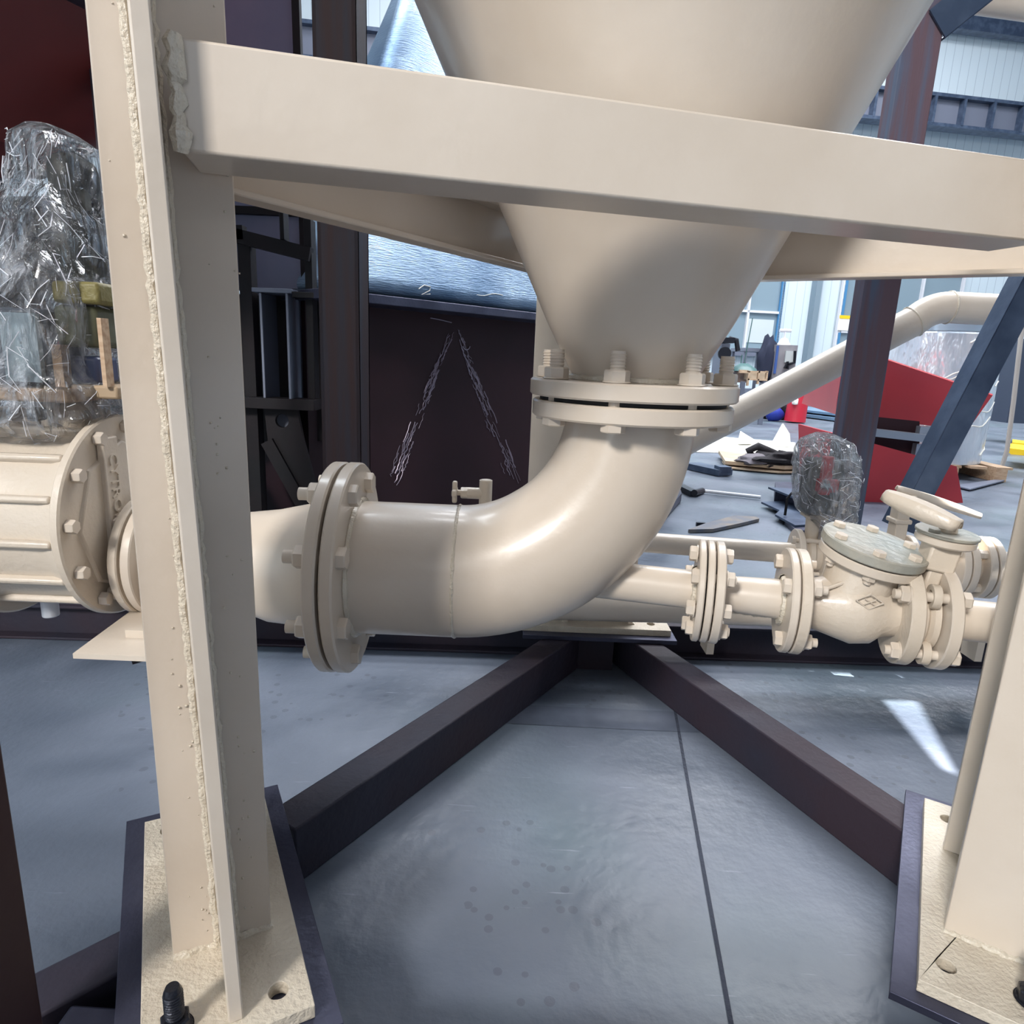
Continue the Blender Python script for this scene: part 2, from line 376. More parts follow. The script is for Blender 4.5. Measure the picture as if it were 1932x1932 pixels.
# grey wall column
b = MB(); c, ww, hh = wallbox(b, 1528, 600, 1538, 601, .12, .2); b = MB(); b.box(V((c.x, c.y, 5)), (ww, .22, 10), (WD, WN, V((0, 0, 1)))); struct('trim_3', b, mat('grey_green', (120, 138, 150), .6))
def window(nm, x0, y0, x1, y1, bars_x, bars_y, sill=True):
    fr = MB(); g0 = WP(x0, y0, .05); g1 = WP(x1, y1, .05); ua, ub = (WP(x0, 600) - W0).dot(WD), (WP(x1, 600) - W0).dot(WD); za, zc = g1.z, g0.z; t = .055
    for u in [ua, ub] + [ua + (ub - ua) * f for f in bars_x]: wbar(fr, u - t / 2, u + t / 2, za, zc, .09, .08)
    for z in [za, zc] + [za + (zc - za) * f for f in bars_y]: wbar(fr, ua, ub, z - t / 2, z + t / 2, .09, .08)
    pane = MB(); wbar(pane, ua, ub, za, zc, .04, .03)
    p = obj(nm, pane, GLASSB, origin=(0, 0, 0)); p['kind'] = 'structure'
    obj('window_frame', fr, WHITE, p)
    if sill:
        b_ = MB(); wbar(b_, ua - .1, ub + .1, za - .12, za - .03, .12, .16); obj('window_sill', b_, GREY, p)
window('window_1', 1345, 480, 1467, 665, (.5,), (.43,))
window('window_2', 1578, 500, 1800, 700, (.33, .66), (.35,))
# inner bright panes: a pale colour stands for office lights seen through
b = MB(); wallbox(b, 1408, 601, 1455, 648, .065, .01); tag(obj('lit_pane', b, mat('lit_pane', (196, 206, 208), .6)), 'pale panel coloured as office light seen through the small window pane in the back wall', 'lit_pane')
b = MB(); [wbar(b, (WP(x, 600) - W0).dot(WD) - .04, (WP(x, 600) - W0).dot(WD) + .04, .3, 6, .1, .06) for x in (1466, 1582)]; struct('trim_4', b, mat('blue_trim', (70, 130, 176), .5))
b = MB(); wbar(b, -22, 14, 0, .35, .06, .06); struct('baseboard_back', b, GREY)

# ================================================================ TAN SUPPORT STAND
stand = thing('support_stand', 'tan painted three legged steel stand holding up the hopper', 'stand', (.2, 1.15, .14))
ZP = .14
def ibeam_column(c, t, fin, name='column'):
    """c centre, t unit vector along the web; flanges are perpendicular to t"""
    c = V(c); t = V(t).normalized(); n_ = V((-t.y, t.x, 0)); H = 2.25; Z = V((0, 0, 1))
    cc = V((c.x, c.y, ZP + H / 2))
    b = MB(); b.box(cc + t * .093, (.014, .115, H), (t, n_, Z)); b.box(cc - t * .093, (.014, .115, H), (t, n_, Z)); b.box(cc, (.18, .010, H), (t, n_, Z))
    col = obj(name, b, TAN, stand, bevel=.0015)
    f = MB()
    if fin:
        shf = -.026 if c.x < 0 else 0
        r0 = V((c.x, c.y, 0)) + t * .1 + n_ * .004; shv = n_ * shf
        def fp(a, e, z): return r0 + t * a + n_ * e + Z * z + shv * ((z - ZP) / 1.3)
        q8 = [fp(a, e, z) for z in (ZP, ZP + H) for a, e in ((0, -.008), (fin, -.008), (fin, .008), (0, .008))]
        f.add(q8, [(0, 1, 2, 3), (4, 5, 6, 7), (0, 1, 5, 4), (1, 2, 6, 5), (2, 3, 7, 6), (3, 0, 4, 7)]); obj('stiffener', f, TAN, col, bevel=.002)
        for s_ in (-1, 1):
            wd = MB(); e = V((c.x, c.y, 0)) + t * .103 + n_ * (.004 + .0105 * s_); wd.bead(e + Z * ZP, e + Z * (ZP + H) + shv * (H / 1.3), .005, .009, 3 + s_, .3); obj('weld_bead', wd, WELD, col)
            # spatter
            sp_ = MB(); rnd = random.Random(5 + s_)
            for _ in range(60):
                u = abs(rnd.gauss(0, .014)) + .008
                if u > .05: continue
                sp_.cyl(e + n_ * (u * s_) + Z * (ZP + rnd.random() * 1.35) - t * .004, e + n_ * (u * s_) + Z * (ZP + 0) * 0 + V((0, 0, 0)), .001) if False else None
                pz = ZP + rnd.random() * 1.35; r_ = .0005 + .0008 * rnd.random()
                p_ = V((e.x, e.y, 0)) + n_ * (u * s_) - t * .003 + Z * pz; sp_.box(p_, (r_ * 2, r_ * 2, r_ * 2), (t, n_, Z))
            o_ = obj('weld_spatter', sp_, WELD, col, smooth=180); o_['kind'] = 'stuff'
    wd = MB(); h = .0575
    for s in (-1, 1):
        e = V((c.x, c.y, ZP)) + t * (.100 * s); wd.bead(e - n_ * h, e + n_ * h, .006, .006, 11)
    for s in (-1, 1):
        e = V((c.x, c.y, ZP)) + n_ * (.008 * s); wd.bead(e - t * .085, e + t * .085, .005, .006, 12)
    obj('weld_bead', wd, WELD, col)
    return col
tL = V((.467, -.884, 0)); tR = V((.526, .85, 0)); tB = V((-1, 0, 0))
cL = V((-.344, .694, 0)) - tL * .1; cR = V((.615, .759, 0)) + V((.85, -.526, 0)) * .0575 + tR * .1; cB = V((.262, 1.852, 0))
ibeam_column(cL, tL, .118); ibeam_column(cR, tR, .105); ibeam_column(cB, tB, .12)
def circ(c, X, Y, r, n=24): return [V(c) + X * (r * math.cos(2 * PI * k / n)) + Y * (r * math.sin(2 * PI * k / n)) for k in range(n)]
def base_plate(p_in_far, p_in_near, outdir, wid, holes, name='base_plate'):
    """inner long edge from far to near corner, plate extends by wid along outdir"""
    a, c = V(p_in_far), V(p_in_near); o = V(outdir).normalized(); Z = V((0, 0, 1)); L_ = (c - a).normalized()
    a.z = c.z = ZP - .018
    loops = [[a, c, c + o * wid, a + o * wid]]
    for (s, u) in holes: loops.append(circ(a + L_ * s + o * u, L_, o, .0115))
    b = MB(); b.slab(loops, (0, 0, .018)); return obj(name, b, TANR, stand, bevel=.001), a, L_, o
# left plate: inner edge is its right edge in the photo
Lbr, Lfr = V((-.403, .987, 0)), V((-.204, .615, 0)); Lo = V((-.884, -.467, 0))
pl, a_, L_, o_ = base_plate(Lbr, Lfr, Lo, .178, ((.385, .035), (.035, .035), (.035, .145)))
def anchor(c):
    c = V(c); c.z = ZP; b = MB(); b.cyl(c + V((0, 0, -.06)), c + V((0, 0, .052)), .0095); b.lathe([(.0095, 0), (.007, .006)], c + V((0, 0, .052)), (0, 0, 1), 24)
    for k in range(9): b.lathe([(.0095, 0), (.0104, .0012), (.0095, .0024)], c + V((0, 0, .020 + k * .0034)), (0, 0, 1), 24)
    o = obj('anchor_bolt', b, BLKB, stand); q_ = MB(); q_.disc(c, (0, 0, 1), .0185, .003, seg=32); q_.hexp(c + V((0, 0, .003)), (0, 0, 1), .0165, .014); obj('nut', q_, BLKB, o)
anchor(a_ + L_ * .385 + o_ * .143)
Rbl, Rfl = V((.762, 1.049, 0)), V((.535, .682, 0)); Ro = V((.85, -.526, 0))
pr, a_, L_, o_ = base_plate(Rbl, Rfl, Ro, .178, ((.388, .030), (.045, .035), (.045, .145)))
anchor(a_ + L_ * .388 + o_ * .118)
pbp, a_, L_, o_ = base_plate(V((.467, 1.762, 0)), V((.037, 1.762, 0)), V((0, 1, 0)), .178, ((.05, .045), (.38, .045)))
# cross beams
def cbeam(p, q_, z0, h, d, side, name='cross_beam'):
    """hollow rectangular beam; front face contains line p-q, depth d goes to side"""
    p, q_ = V(p), V(q_); x = (q_ - p).normalized(); n_ = V((-x.y, x.x, 0)) * side; c = (p + q_) / 2 + n_ * (d / 2); c.z = z0 + h / 2
    b = MB(); b.box(c, ((q_ - p).length, d, h), (x, n_, V((0, 0, 1)))); return b, x, n_
fb0, fb1 = P(334, 180, .622), P(1990, 370, .86)
b, bx, bn = cbeam((fb0.x, fb0.y, 0), (fb1.x, fb1.y, 0), 1.040, .088, .075, 1)
cb = obj('cross_beam', b, TAN, stand, bevel=.003)
wd = MB(); e = V((fb0.x + .001, fb0.y - .001, 0)); wd.bead(e + V((0, 0, 1.04)), e + V((0, 0, 1.128)), .008, .006, 9, .7); obj('weld_bead', wd, WELD, cb)
# left-back channel beam: web with lips pointing to the hopper
def channel(p, q_, z0, h, lip, t=.008):
    p, q_ = V(p), V(q_); x = (q_ - p).normalized(); n_ = V((x.y, -x.x, 0)); L0 = (q_ - p).length; b = MB(); Z = V((0, 0, 1)); c = (p + q_) / 2
    b.box(c + V((0, 0, z0 + h / 2)), (L0, t, h), (x, n_, Z))
    for z in (z0 + t / 2, z0 + h - t / 2): b.box(c + n_ * (lip / 2) + V((0, 0, z)), (L0, lip, t), (x, n_, Z))
    return b
b = channel((-.365, .80, 0), (.20, 1.70, 0), 1.045, .10, .03); obj('cross_beam', b, TAN, stand, bevel=.002)
b = channel((.07, 1.49, 0), (.93, .957, 0), 1.03, .098, .03)
obj('cross_beam', b, TAN, stand, bevel=.002)

# ================================================================ DARK FLOOR SKID
skid = thing('floor_skid', 'dark welded steel skid frame lying on the concrete under the tan stand', 'frame', (.2, 1.2, 0))
TH = .108
def sq(p, q_, w_, side, m=DARK, z0=.001, h=TH, name='skid_beam'):
    p, q_ = V(p), V(q_); x = (q_ - p).normalized(); n_ = V((-x.y, x.x, 0)) * side; c = (p + q_) / 2 + n_ * (w_ / 2); c.z = z0 + h / 2
    b = MB(); b.box(c, ((q_ - p).length, w_, h), (x, n_, V((0, 0, 1)))); return obj(name, b, m, skid, bevel=.004)
k_ = 1.0476
def fl(x, y): p = PZ(x, y, 0); return V((p.x, p.y, 0))
li0, li1 = fl(560, 1672), fl(1098, 1256); sq(li0, li1, .072, 1)
ri0, ri1 = fl(1140, 1240), fl(1740, 1712); sq(ri0, ri1, .072, 1)
# beams across: back long channel, front flat tube, left arm, near post
zb_ = .001
bb0, bb1 = fl(-420, 1192), fl(1960, 1266)
b = MB(); x_ = (bb1 - bb0).normalized(); n_ = V((-x_.y, x_.x, 0)); c = (bb0 + bb1) / 2; Ln = (bb1 - bb0).length; Z = V((0, 0, 1))
b.box(c + n_ * .04 + Z * .055, (Ln, .008, .094), (x_, n_, Z)); b.box(c + n_ * .04 + Z * .005, (Ln, .08, .008), (x_, n_, Z)); b.box(c + n_ * .04 + Z * .105, (Ln, .08, .008), (x_, n_, Z))
obj('skid_beam', b, DARK, skid, bevel=.002)
f0, f1 = fl(120, 1965), fl(1720, 1965); sq(V((-.5, .63, 0)), V((.62, .60, 0)), .06, -1, DARKP)
ta, tb_ = PZ(40, 1848, TH), PZ(262, 1737, TH); sq((ta.x, ta.y, 0), (tb_.x, tb_.y, 0), .07, -1)
for (inr, inn, o_, w_) in ((Lbr, Lfr, Lo, .178), (Rbl, Rfl, Ro, .178), (V((.467, 1.762, 0)), V((.037, 1.762, 0)), V((0, 1, 0)), .178)):
    a, c = V(inr), V(inn); L_ = (c - a).normalized(); e = .028; e2 = .04 if abs(o_.y) < .9 else .012
    a1_, c1_ = a - L_ * e2 - o_ * e, c + L_ * (e2 - .02) - o_ * e
    for p in (a1_, c1_): p.z = .11
    b = MB(); b.slab([[a1_, c1_, c1_ + o_ * (w_ + 2 * e), a1_ + o_ * (w_ + 2 * e)]], (0, 0, .0118)); obj('packing_plate', b, DARKP, skid, bevel=.001)
# pads under the outer plates
for c in (V((-.36, .76, 0)), V((.70, .80, 0)), V((.25, 1.85, 0))):
    b = MB(); b.box((c.x, c.y, .0555), (.12, .14, .107)); obj('pad', b, DARK, skid)

# ================================================================ HOPPER
HX, HY, DZ = .193, 1.13, .009
hop = thing('hopper', 'large tan painted conical hopper with a bolted bottom flange', 'hopper', (HX, HY, .84))
def cone_r(z): return .100 + (z - .835) * .49
prof = [(.100, .835), (.104, .85), (.120, .878)] + [(cone_r(z) + .002, z) for z in (.93, 1.0, 1.1, 1.25, 1.4, 1.6, 1.8)]
prof = [(r, z - .835) for r, z in prof]; inner = [(r - .006, z) for r, z in reversed(prof)]; HB = .835 + DZ
b = MB(); b.lathe(prof + inner, (HX, HY, HB), (0, 0, 1), 96, cap=False, closed=True); obj('cone', b, TAN, hop)
b = MB(); b.disc((HX, HY, .8125 + DZ), (0, 0, 1), .171, .027, .09, .003, 96); obj('flange', b, TAN, hop)
b = MB(); b.ringbead((HX, HY, .842 + DZ), (0, 0, 1), .104, .006); obj('weld_bead', b, WELD, hop)
b = MB(); b.disc((HX, HY, .8055 + DZ), (0, 0, 1), .154, .0068, .09, .001, 96); obj('gasket', b, GASK, hop)

# ================================================================ ELBOW PIPE
EZ, EY, RP = .507, 1.12, .1165
elb = thing('elbow_pipe', 'large tan ninety degree elbow pipe bending left below the hopper', 'pipe', (HX, EY, .4))
RB = .283
pts = [V((HX, HY, .806)), V((HX, HY, EZ + RB))]; rad = [.108, .108]
for k in range(1, 33):
    a = PI / 2 * k / 32; f = k / 32
    pts.append(V((HX - RB + RB * math.cos(a), HY + (EY - HY) * f, EZ + RB - RB * math.sin(a)))); rad.append(.108 + (RP - .108) * min(1, f * 1.6))
pts += [V((-.09 - .02 * k, EY, EZ)) for k in range(1, 10)]; rad += [RP] * 9
b = MB(); b.tube(pts, rad, 96); obj('pipe_body', b, TAN, elb)
b = MB(); b.disc((HX, HY, .7785 + DZ), (0, 0, 1), .166, .027, .09, .003, 96); obj('flange', b, TAN, elb)
FX = -.266   # right face of the left flange
b = MB(); b.disc((FX, EY, EZ), (-1, 0, 0), .184, .021, .09, .003, 96); obj('flange', b, TAN, elb)
b = MB(); b.ringbead((-.092, EY, EZ), (1, 0, 0), RP - .001, .0032, 90); obj('weld_bead', b, WELD, elb)
b = MB(); b.ringbead((FX + .002, EY, EZ), (1, 0, 0), RP + .001, .006, 90, 4); obj('weld_bead', b, WELD, elb)
# bolts: hopper flange (heads below, nuts and threaded tails above)
for k in range(8):
    a = math.radians(-19 + 45 * k); c = V((HX + .147 * math.cos(a), HY + .147 * math.sin(a), .7785 + DZ))
    hexbolt(hop, c, (0, 0, 1), .0107, .061, .046, head=.012, thread=True)
for k in range(8):
    a = math.radians(22.5 + 45 * k); c = V((FX, EY + .152 * math.sin(a), EZ + .152 * math.cos(a)))
    hexbolt(elb, c, (-1, 0, 0), .0107, .048, .036, head=.014)

# branch line to the right -------------------------------------------------
LA = V((.259, 1.105, .500)); LU = V((.454, -.10, 0)).normalized(); LN = V((-LU.y, LU.x, 0))
def sx(px, py, R=0.): return (PP(px, py, LA - LN * R, LN) - LA).dot(LU)
def LPt(s, z=0.): return LA + LU * s + V((0, 0, z))
b = MB(); b.cyl(LPt(-.16), LPt(sx(1306, 1112)), .0335); obj('branch_pipe', b, TAN, elb)
R1 = .088
s0 = sx(1318, 1115, R1); s1 = sx(1334, 1115, R1); s2 = sx(1352, 1115, R1); s3 = sx(1370, 1115, R1)
def flg(par, s, t, R, ri=.02, m=TAN, dz=0., nm='flange'):
    b = MB(); b.disc(LPt(s, dz), LU, R, t, ri, .002, 64); return obj(nm, b, m, par)
flg(elb, s0, s1 - s0 - .002, R1)
b = MB(); b.disc(LPt(s1 - .003), LU, R1 - .012, .0035, .03, .0005); obj('gasket', b, GASK, elb)
b = MB(); b.ringbead(LPt(s0 - .001), LU, .036, .006, 40); obj('weld_bead', b, WELD, elb)
sp1 = thing('spacer_plate', 'round tan spacer disc clamped between flanges right of the elbow', 'flange', LPt(s1))
flg(sp1, s1 + .0008, s2 - s1 - .003, R1, nm='plate')
# reducer spool
sq0 = sx(1455, 1130, R1); F2a = sx(1497, 1130, R1); F2b = sx(1516, 1130, R1); F2c = sx(1538, 1130, R1)
spool = thing('pipe_spool', 'short tan pipe piece between two bolted flanges left of the valve', 'pipe', LPt(s2))
flg(spool, s2 + .0006, s3 - s2, R1)
b = MB(); b.lathe([(.029, 0), (.029, .02), (.031, .03), (.034, F2a - s3 + .0)], LPt(s3 - .001), LU, 40); obj('pipe_body', b, TAN, spool)
flg(spool, F2a, F2b - F2a - .002, R1)
b = MB(); b.ringbead(LPt(F2a - .001), LU, .037, .006, 40); obj('weld_bead', b, WELD, spool)
b = MB(); b.bead(LPt(s3 + .005, -.031), LPt(F2a - .02, -.033), .0035, .005, 8); obj('weld_bead', b, WELD, spool)
b = MB(); b.disc(LPt(F2b - .003), LU, R1 - .012, .0035, .03, .0005); obj('gasket', b, GASK, spool)
for k in range(4):
    a = math.radians(45 + 90 * k + 8)
    X, Y, Zz = frame(LU, (0, 0, 1)); off_ = (X * math.cos(a) + Y * math.sin(a)) * .068
    hexbolt(elb, LPt(s0) + off_, LU, .0075, s3 - s0 + .002, .016, head=.011)
    hexbolt(spool, LPt(F2a) + off_, LU, .0075, F2c - F2a + .002, .022, head=.011)
for k in range(4):
    a = math.radians(90 * k + 8); off_ = (X * math.cos(a) + Y * math.sin(a)) * .068
    hexbolt(elb, LPt(s3 + .001) + off_, -LU, .0075, s3 - s0 + .003, .002, head=.013)

# ================================================================ CHECK VALVE
cv = thing('check_valve', 'tan cast check valve with a round bolted cover tilted towards the viewer', 'valve', LPt(F2b + .08, -.08))
flg(cv, F2b + .0005, F2c - F2b, R1, m=TANC)
F3 = sx(1722, 1165, .082); F3b = sx(1752, 1165, .082)
sb = F2c; Lb = F3 - sb
b = MB(); prof = [(.040, -.002), (.043, .02), (.052, Lb * .35), (.060, Lb * .55), (.056, Lb * .75), (.044, Lb * .86), (.040, Lb + .002)]
b.lathe(prof, LPt(sb), LU, 56); obj('valve_body', b, TANC, cv)
CN = V((.15, -.16, 1)).normalized(); cc = P(1652, 1022, 1.04) ; CR = .080
cX, cY, _ = frame(CN, LU)
bc = cc - CN * .034
b = MB(); mid = LPt(sb + Lb * .5)
b.lathe([(.050, 0), (.050, .02), (.058, (bc - mid).length)], mid, bc - mid + CN * .001, 48); obj('valve_neck', b, TANC, cv)
b = MB(); b.disc(bc - CN * .002, CN, CR - .003, .0155, 0, .002); obj('cover_flange', b, TAN, cv)
b = MB(); b.disc(bc + CN * .0135, CN, CR - .012, .0035, 0, .0005); obj('gasket', b, GASK, cv)
b = MB(); b.disc(bc + CN * .0165, CN, CR, .0165, 0, .002)
cov = obj('cover', b, mat('cover_tan', (160, 156, 144), .4, col2=(140, 146, 142), nscale=14, bump=.3, bscale=60), cv)
for k in range(6):
    a = math.radians(20 + 60 * k); p = bc + CN * .033 + (cX * math.cos(a) + cY * math.sin(a)) * .063
    b = MB(); b.hexp(p, CN, .0105, .007); b.cyl(p - CN * .05, p, .006, seg=12); b.hexp(p - CN * .036, -CN, .0105, .008); obj('bolt', b, TAN, cv)
# rib and raised diamond
b = MB(); b.bar(LPt(sb + .01, .030) - LN * .038, LPt(sb + Lb * .48, .058) - LN * .03, .006, .006); obj('rib', b, TANC, cv, bevel=.002)
dp = PP(1642, 1136, LA - LN * .0585, LN); b = MB()
hw, hh = .020, .0125; cs = [dp - LU * hw, dp + V((0, 0, hh)), dp + LU * hw, dp - V((0, 0, hh))]
for i in range(4): b.tube([cs[i] + LN * .002, cs[(i + 1) % 4] + LN * .002], .0013, 6)
for s_ in (-1, 1): b.tube([dp + LU * (.008 * s_) + V((0, 0, .005)), dp, dp + LU * (.008 * s_) - V((0, 0, .005))], .001, 6)
obj('cast_emblem', b, TANC, cv)
flg(cv, F3, F3b - F3, .083, m=TANC)
# ================================================================ BUTTERFLY VALVE between two flanges
F4 = sx(1800, 1165, .083); F4b = sx(1826, 1165, .083)
bv = thing('butterfly_valve', 'tan wafer butterfly valve with a neck and round top plate', 'valve', LPt(F3b + .02, -.05))
b = MB(); b.lathe([(.050, 0), (.056, .004), (.056, .012), (.048, .018), (.048, F4 - F3b - .018), (.056, F4 - F3b - .012), (.056, F4 - F3b - .003), (.050, F4 - F3b)], LPt(F3b), LU, 48); obj('valve_body', b, TANC, bv)
sm = (F3b + F4) / 2; topn = P(1783, 1020, (LPt(sm)).y); tn = V((.05, -.07, 1)).normalized()
ln = (topn - LPt(sm)).length
b = MB(); nd = (topn - LPt(sm)).normalized(); nx, ny, _ = frame(nd, LU)
b.slab([[LPt(sm, .03) + nx * a_ + ny * c_ for a_, c_ in ((-.010, -.018), (.012, -.018), (.012, .018), (-.010, .018))]], nd * (ln - .075)); obj('valve_neck', b, TANC, bv, bevel=.004)
b = MB(); b.slab([[LPt(sm, .03) + nd * (ln - .078) + nx * a_ + ny * c_ for a_, c_ in ((-.020, -.024), (.024, -.024), (.024, .024), (-.020, .024))]], nd * .046); obj('stem_housing', b, TANC, bv, bevel=.004)
b = MB(); b.disc(topn - tn * .004, tn, .043, .014, 0, .003); obj('top_plate', b, TAN, bv)
b = MB(); b.disc(topn + tn * .0105, tn, .045, .005, 0, .001); b.hexp(topn + tn * .0155 + V((-.028, -.01, 0)), tn, .009, .006); obj('notch_plate', b, cov.data.materials[0], bv)
for z, dx in ((.062, 0), (-.062, .0)):
    X, Y, Zz = frame(LU, (0, 0, 1))
    c = LPt(sm, z * .75) - LN * .045
    ang = [2 * PI * k / 24 for k in range(24)]
    loops = [[c - LU * .006 + (X * math.cos(a) - LN * math.sin(a)) * .019 for a in ang], [c - LU * .006 + (X * math.cos(a) - LN * math.sin(a)) * .010 for a in ang]]
    b = MB(); b.slab(loops, LU * .012); obj('lug', b, TANC, bv, bevel=.002)
out = thing('outlet_pipe', 'tan pipe with end flange leaving the butterfly valve to the right', 'pipe', LPt(F4))
flg(out, F4, F4b - F4, .084, nm='flange')
b = MB(); b.cyl(LPt(F4b - .002), LPt(F4b + .28), .033); obj('pipe_body', b, TAN, out)
X, Y, Zz = frame(LU, (0, 0, 1))
for a_, c_ in ((.046, -.050), (-.046, -.050), (.046, .050), (-.046, .050)):
    p = LPt(F4b) + X * a_ * 1.02 + (-LN) * (-c_) * 1.02
    hexbolt(bv, p + LU * .001, -LU, .0078, F4b - F3, .022, head=.012)
# lever handle pressed steel on the butterfly valve
def lever(par, p0, p1, wid, m, curl=True, th=.005, nm='lever'):
    p0, p1 = V(p0), V(p1); x = (p1 - p0).normalized(); y = V((0, 0, 1)).cross(x).normalized(); z = x.cross(y)
    n = 14; rows = []
    for i in range(n + 1):
        f = i / n; c = p0.lerp(p1, f) + z * (.004 * math.sin(f * PI)); w_ = wid * (.75 + .25 * math.sin(f * PI)) * (1 if .05 < f < .95 else .7)
        d = wid * .5 * (.6 + .5 * math.sin(f * 3.2))
        prof = [(-w_ / 2, -d), (-w_ / 2, -.002), (-w_ / 2 + .004, .003), (w_ / 2 - .004, .003), (w_ / 2, -.002), (w_ / 2, -d * .8)]
        rows.append([c + y * a + z * e for a, e in prof])
    vs = [p for r in rows for p in r] ; mN = 6
    fs = [(i * mN + k, i * mN + k + 1, (i + 1) * mN + k + 1, (i + 1) * mN + k) for i in range(n) for k in range(mN - 1)]
    b = MB(); b.add(vs, fs); o = obj(nm, b, m, par, smooth=50)
    so_ = o.modifiers.new('solid', 'SOLIDIFY'); so_.thickness = th; so_.offset = 0
    return o
lever(bv, P(1672, 930, 1.03), P(1812, 990, .95), .034, TANC)
b = MB(); st = topn + tn * .01; b.cyl(st, st + tn * .016, .014, .012); b.box(topn + tn * .03, (.03, .02, .016)); obj('stem', b, TANC, bv, bevel=.003)

# ================================================================ LEFT PIPE RUN
red = thing('reducer_pipe', 'tan tapering pipe between the big elbow flange and the left column', 'pipe', (-.5, EY, .4))
RX0 = FX - .021 - .0055
b = MB(); b.disc((RX0, EY, EZ), (-1, 0, 0), .184, .021, .09, .003, 96); obj('flange', b, TAN, red)
b = MB(); b.disc((FX - .021, EY, EZ), (-1, 0, 0), .155, .0054, .09, .0005, 96); obj('gasket', b, GASK, red)
sc_ = P(236, 1043, 1.12); sy = 1.12; sz = sc_.z
Xa, Xb, Xc, Xd = [P(px, 1043, sy - .104).x for px in (197, 215, 221, 240)]
pts = [(RX0 - .020, EY, EZ), (RX0 - .05, EY, EZ), (RX0 - .12, EY, EZ - .004), (Xd + .06, EY, sz + .004), (Xd - .002, EY, sz)]
b = MB(); b.tube(pts, [.112, .110, .100, .066, .062], 72); obj('pipe_body', b, TAN, red)
b = MB(); b.disc((Xd, sy, sz), (-1, 0, 0), .104, Xd - Xc, .03, .002); obj('flange', b, TAN, red)
b = MB(); b.ringbead((RX0 - .03, EY, EZ), (1, 0, 0), .112, .006, 80, 5); obj('weld_bead', b, WELD, red)

sv = thing('ribbed_valve', 'large tan cast valve with ribbed barrel and round bolted end cover', 'valve', (-.85, sy, .35))
b = MB(); b.disc((Xb, sy, sz), (-1, 0, 0), .104, Xb - Xa, .03, .002); obj('flange', b, TANC, sv)
b = MB(); b.disc((Xb + .001, sy, sz), (1, 0, 0), .09, Xc - Xb - .002, .03, .0005); obj('gasket', b, GASK, sv)
VX = P(112, 968, sy - .165).x; vc = P(195, 968, sy); vz = vc.z; VR = .172; VL = P(92, 968, sy - .165).x
b = MB(); b.lathe([(.045, 0), (.043, .03), (.050, Xa - VX + .002)], (Xa + .001, sy, sz), (-1, 0, 0), 40); obj('neck', b, TANC, sv)
b = MB(); b.disc((VX, sy, vz), (-1, 0, 0), VR, VX - VL, 0, .003, 96); cvr = obj('end_cover', b, TANC, sv)
b = MB(); b.lathe([(.132, 0), (.128, .006), (.0, .006)], (VX - .001, sy, vz), (1, 0, 0), 8, cap=False); 
b.box((VX + .007, sy - .045, vz + .015), (.012, .040, .25)); obj('raised_boss', b, TANC, cvr, bevel=.002)
fc = bpy.data.curves.new('t', 'FONT'); fc.body = 'CYTRONOX'; fc.size = .030; fc.extrude = .0018; fc.align_x = 'CENTER'; fc.align_y = 'CENTER'
to = bpy.data.objects.new('t', fc); COL.objects.link(to); bpy.context.view_layer.update()
me = bpy.data.meshes.new_from_object(to.evaluated_get(bpy.context.evaluated_depsgraph_get())); 
b = MB(); b.add([V((VX + .014 + v.co.z, sy - .045 + v.co.y, vz + .03 - v.co.x)) for v in me.vertices], [tuple(p.vertices) for p in me.polygons])
bpy.data.objects.remove(to); obj('cast_lettering', b, TANC, cvr)
for k in range(12):
    a = math.radians(6 + 30 * k); p = V((VX, sy + .152 * math.sin(a), vz + .152 * math.cos(a)))
    b = MB(); b.hexp(p + V((.001, 0, 0)), (1, 0, 0), .0115, .013); b.cyl(p, p - V((.02, 0, 0)), .006, seg=10); obj('bolt', b, TAN, sv)
BLx = VL - .165
b = MB(); b.lathe([(.160, 0), (.150, .03), (.150, .135), (.158, .167)], (VL + .001, sy, vz), (-1, 0, 0), 72); bar_ = obj('barrel', b, TANC, sv)
for k in range(14):
    a = 2 * PI * (k + .3) / 14; c = V((VL - .083, sy + .154 * math.sin(a), vz + .154 * math.cos(a)))
    n_ = V((0, math.sin(a), math.cos(a))); b = MB(); b.box(c, (.150, .012, .014), (V((1, 0, 0)), n_.cross(V((1, 0, 0))), n_)); obj('rib', b, TANC, sv, bevel=.004)
b = MB(); b.disc((BLx, sy, vz), (-1, 0, 0), .178, .022, 0, .003, 96); obj('flange', b, TANC, sv)
b = MB(); b.cyl((BLx - .02, sy, vz), (BLx - .5, sy, vz - .03), .12); obj('pipe_body', b, TANC, sv)
p = P(95, 1150, sy - .02); b = MB(); b.cyl((p.x, p.y, vz - .150), (p.x, p.y, p.z - .012), .0135); obj('drain_plug', b, WHITE, sv, bevel=.002)
# studs on the small flange pair
for k in range(4):
    a = math.radians(45 + 90 * k + 10); c = V((Xd + .001, sy + .082 * math.sin(a), sz + .082 * math.cos(a)))
    hexbolt(red, c, (-1, 0, 0), .0085, Xd - Xa + .002, .02, head=.011)
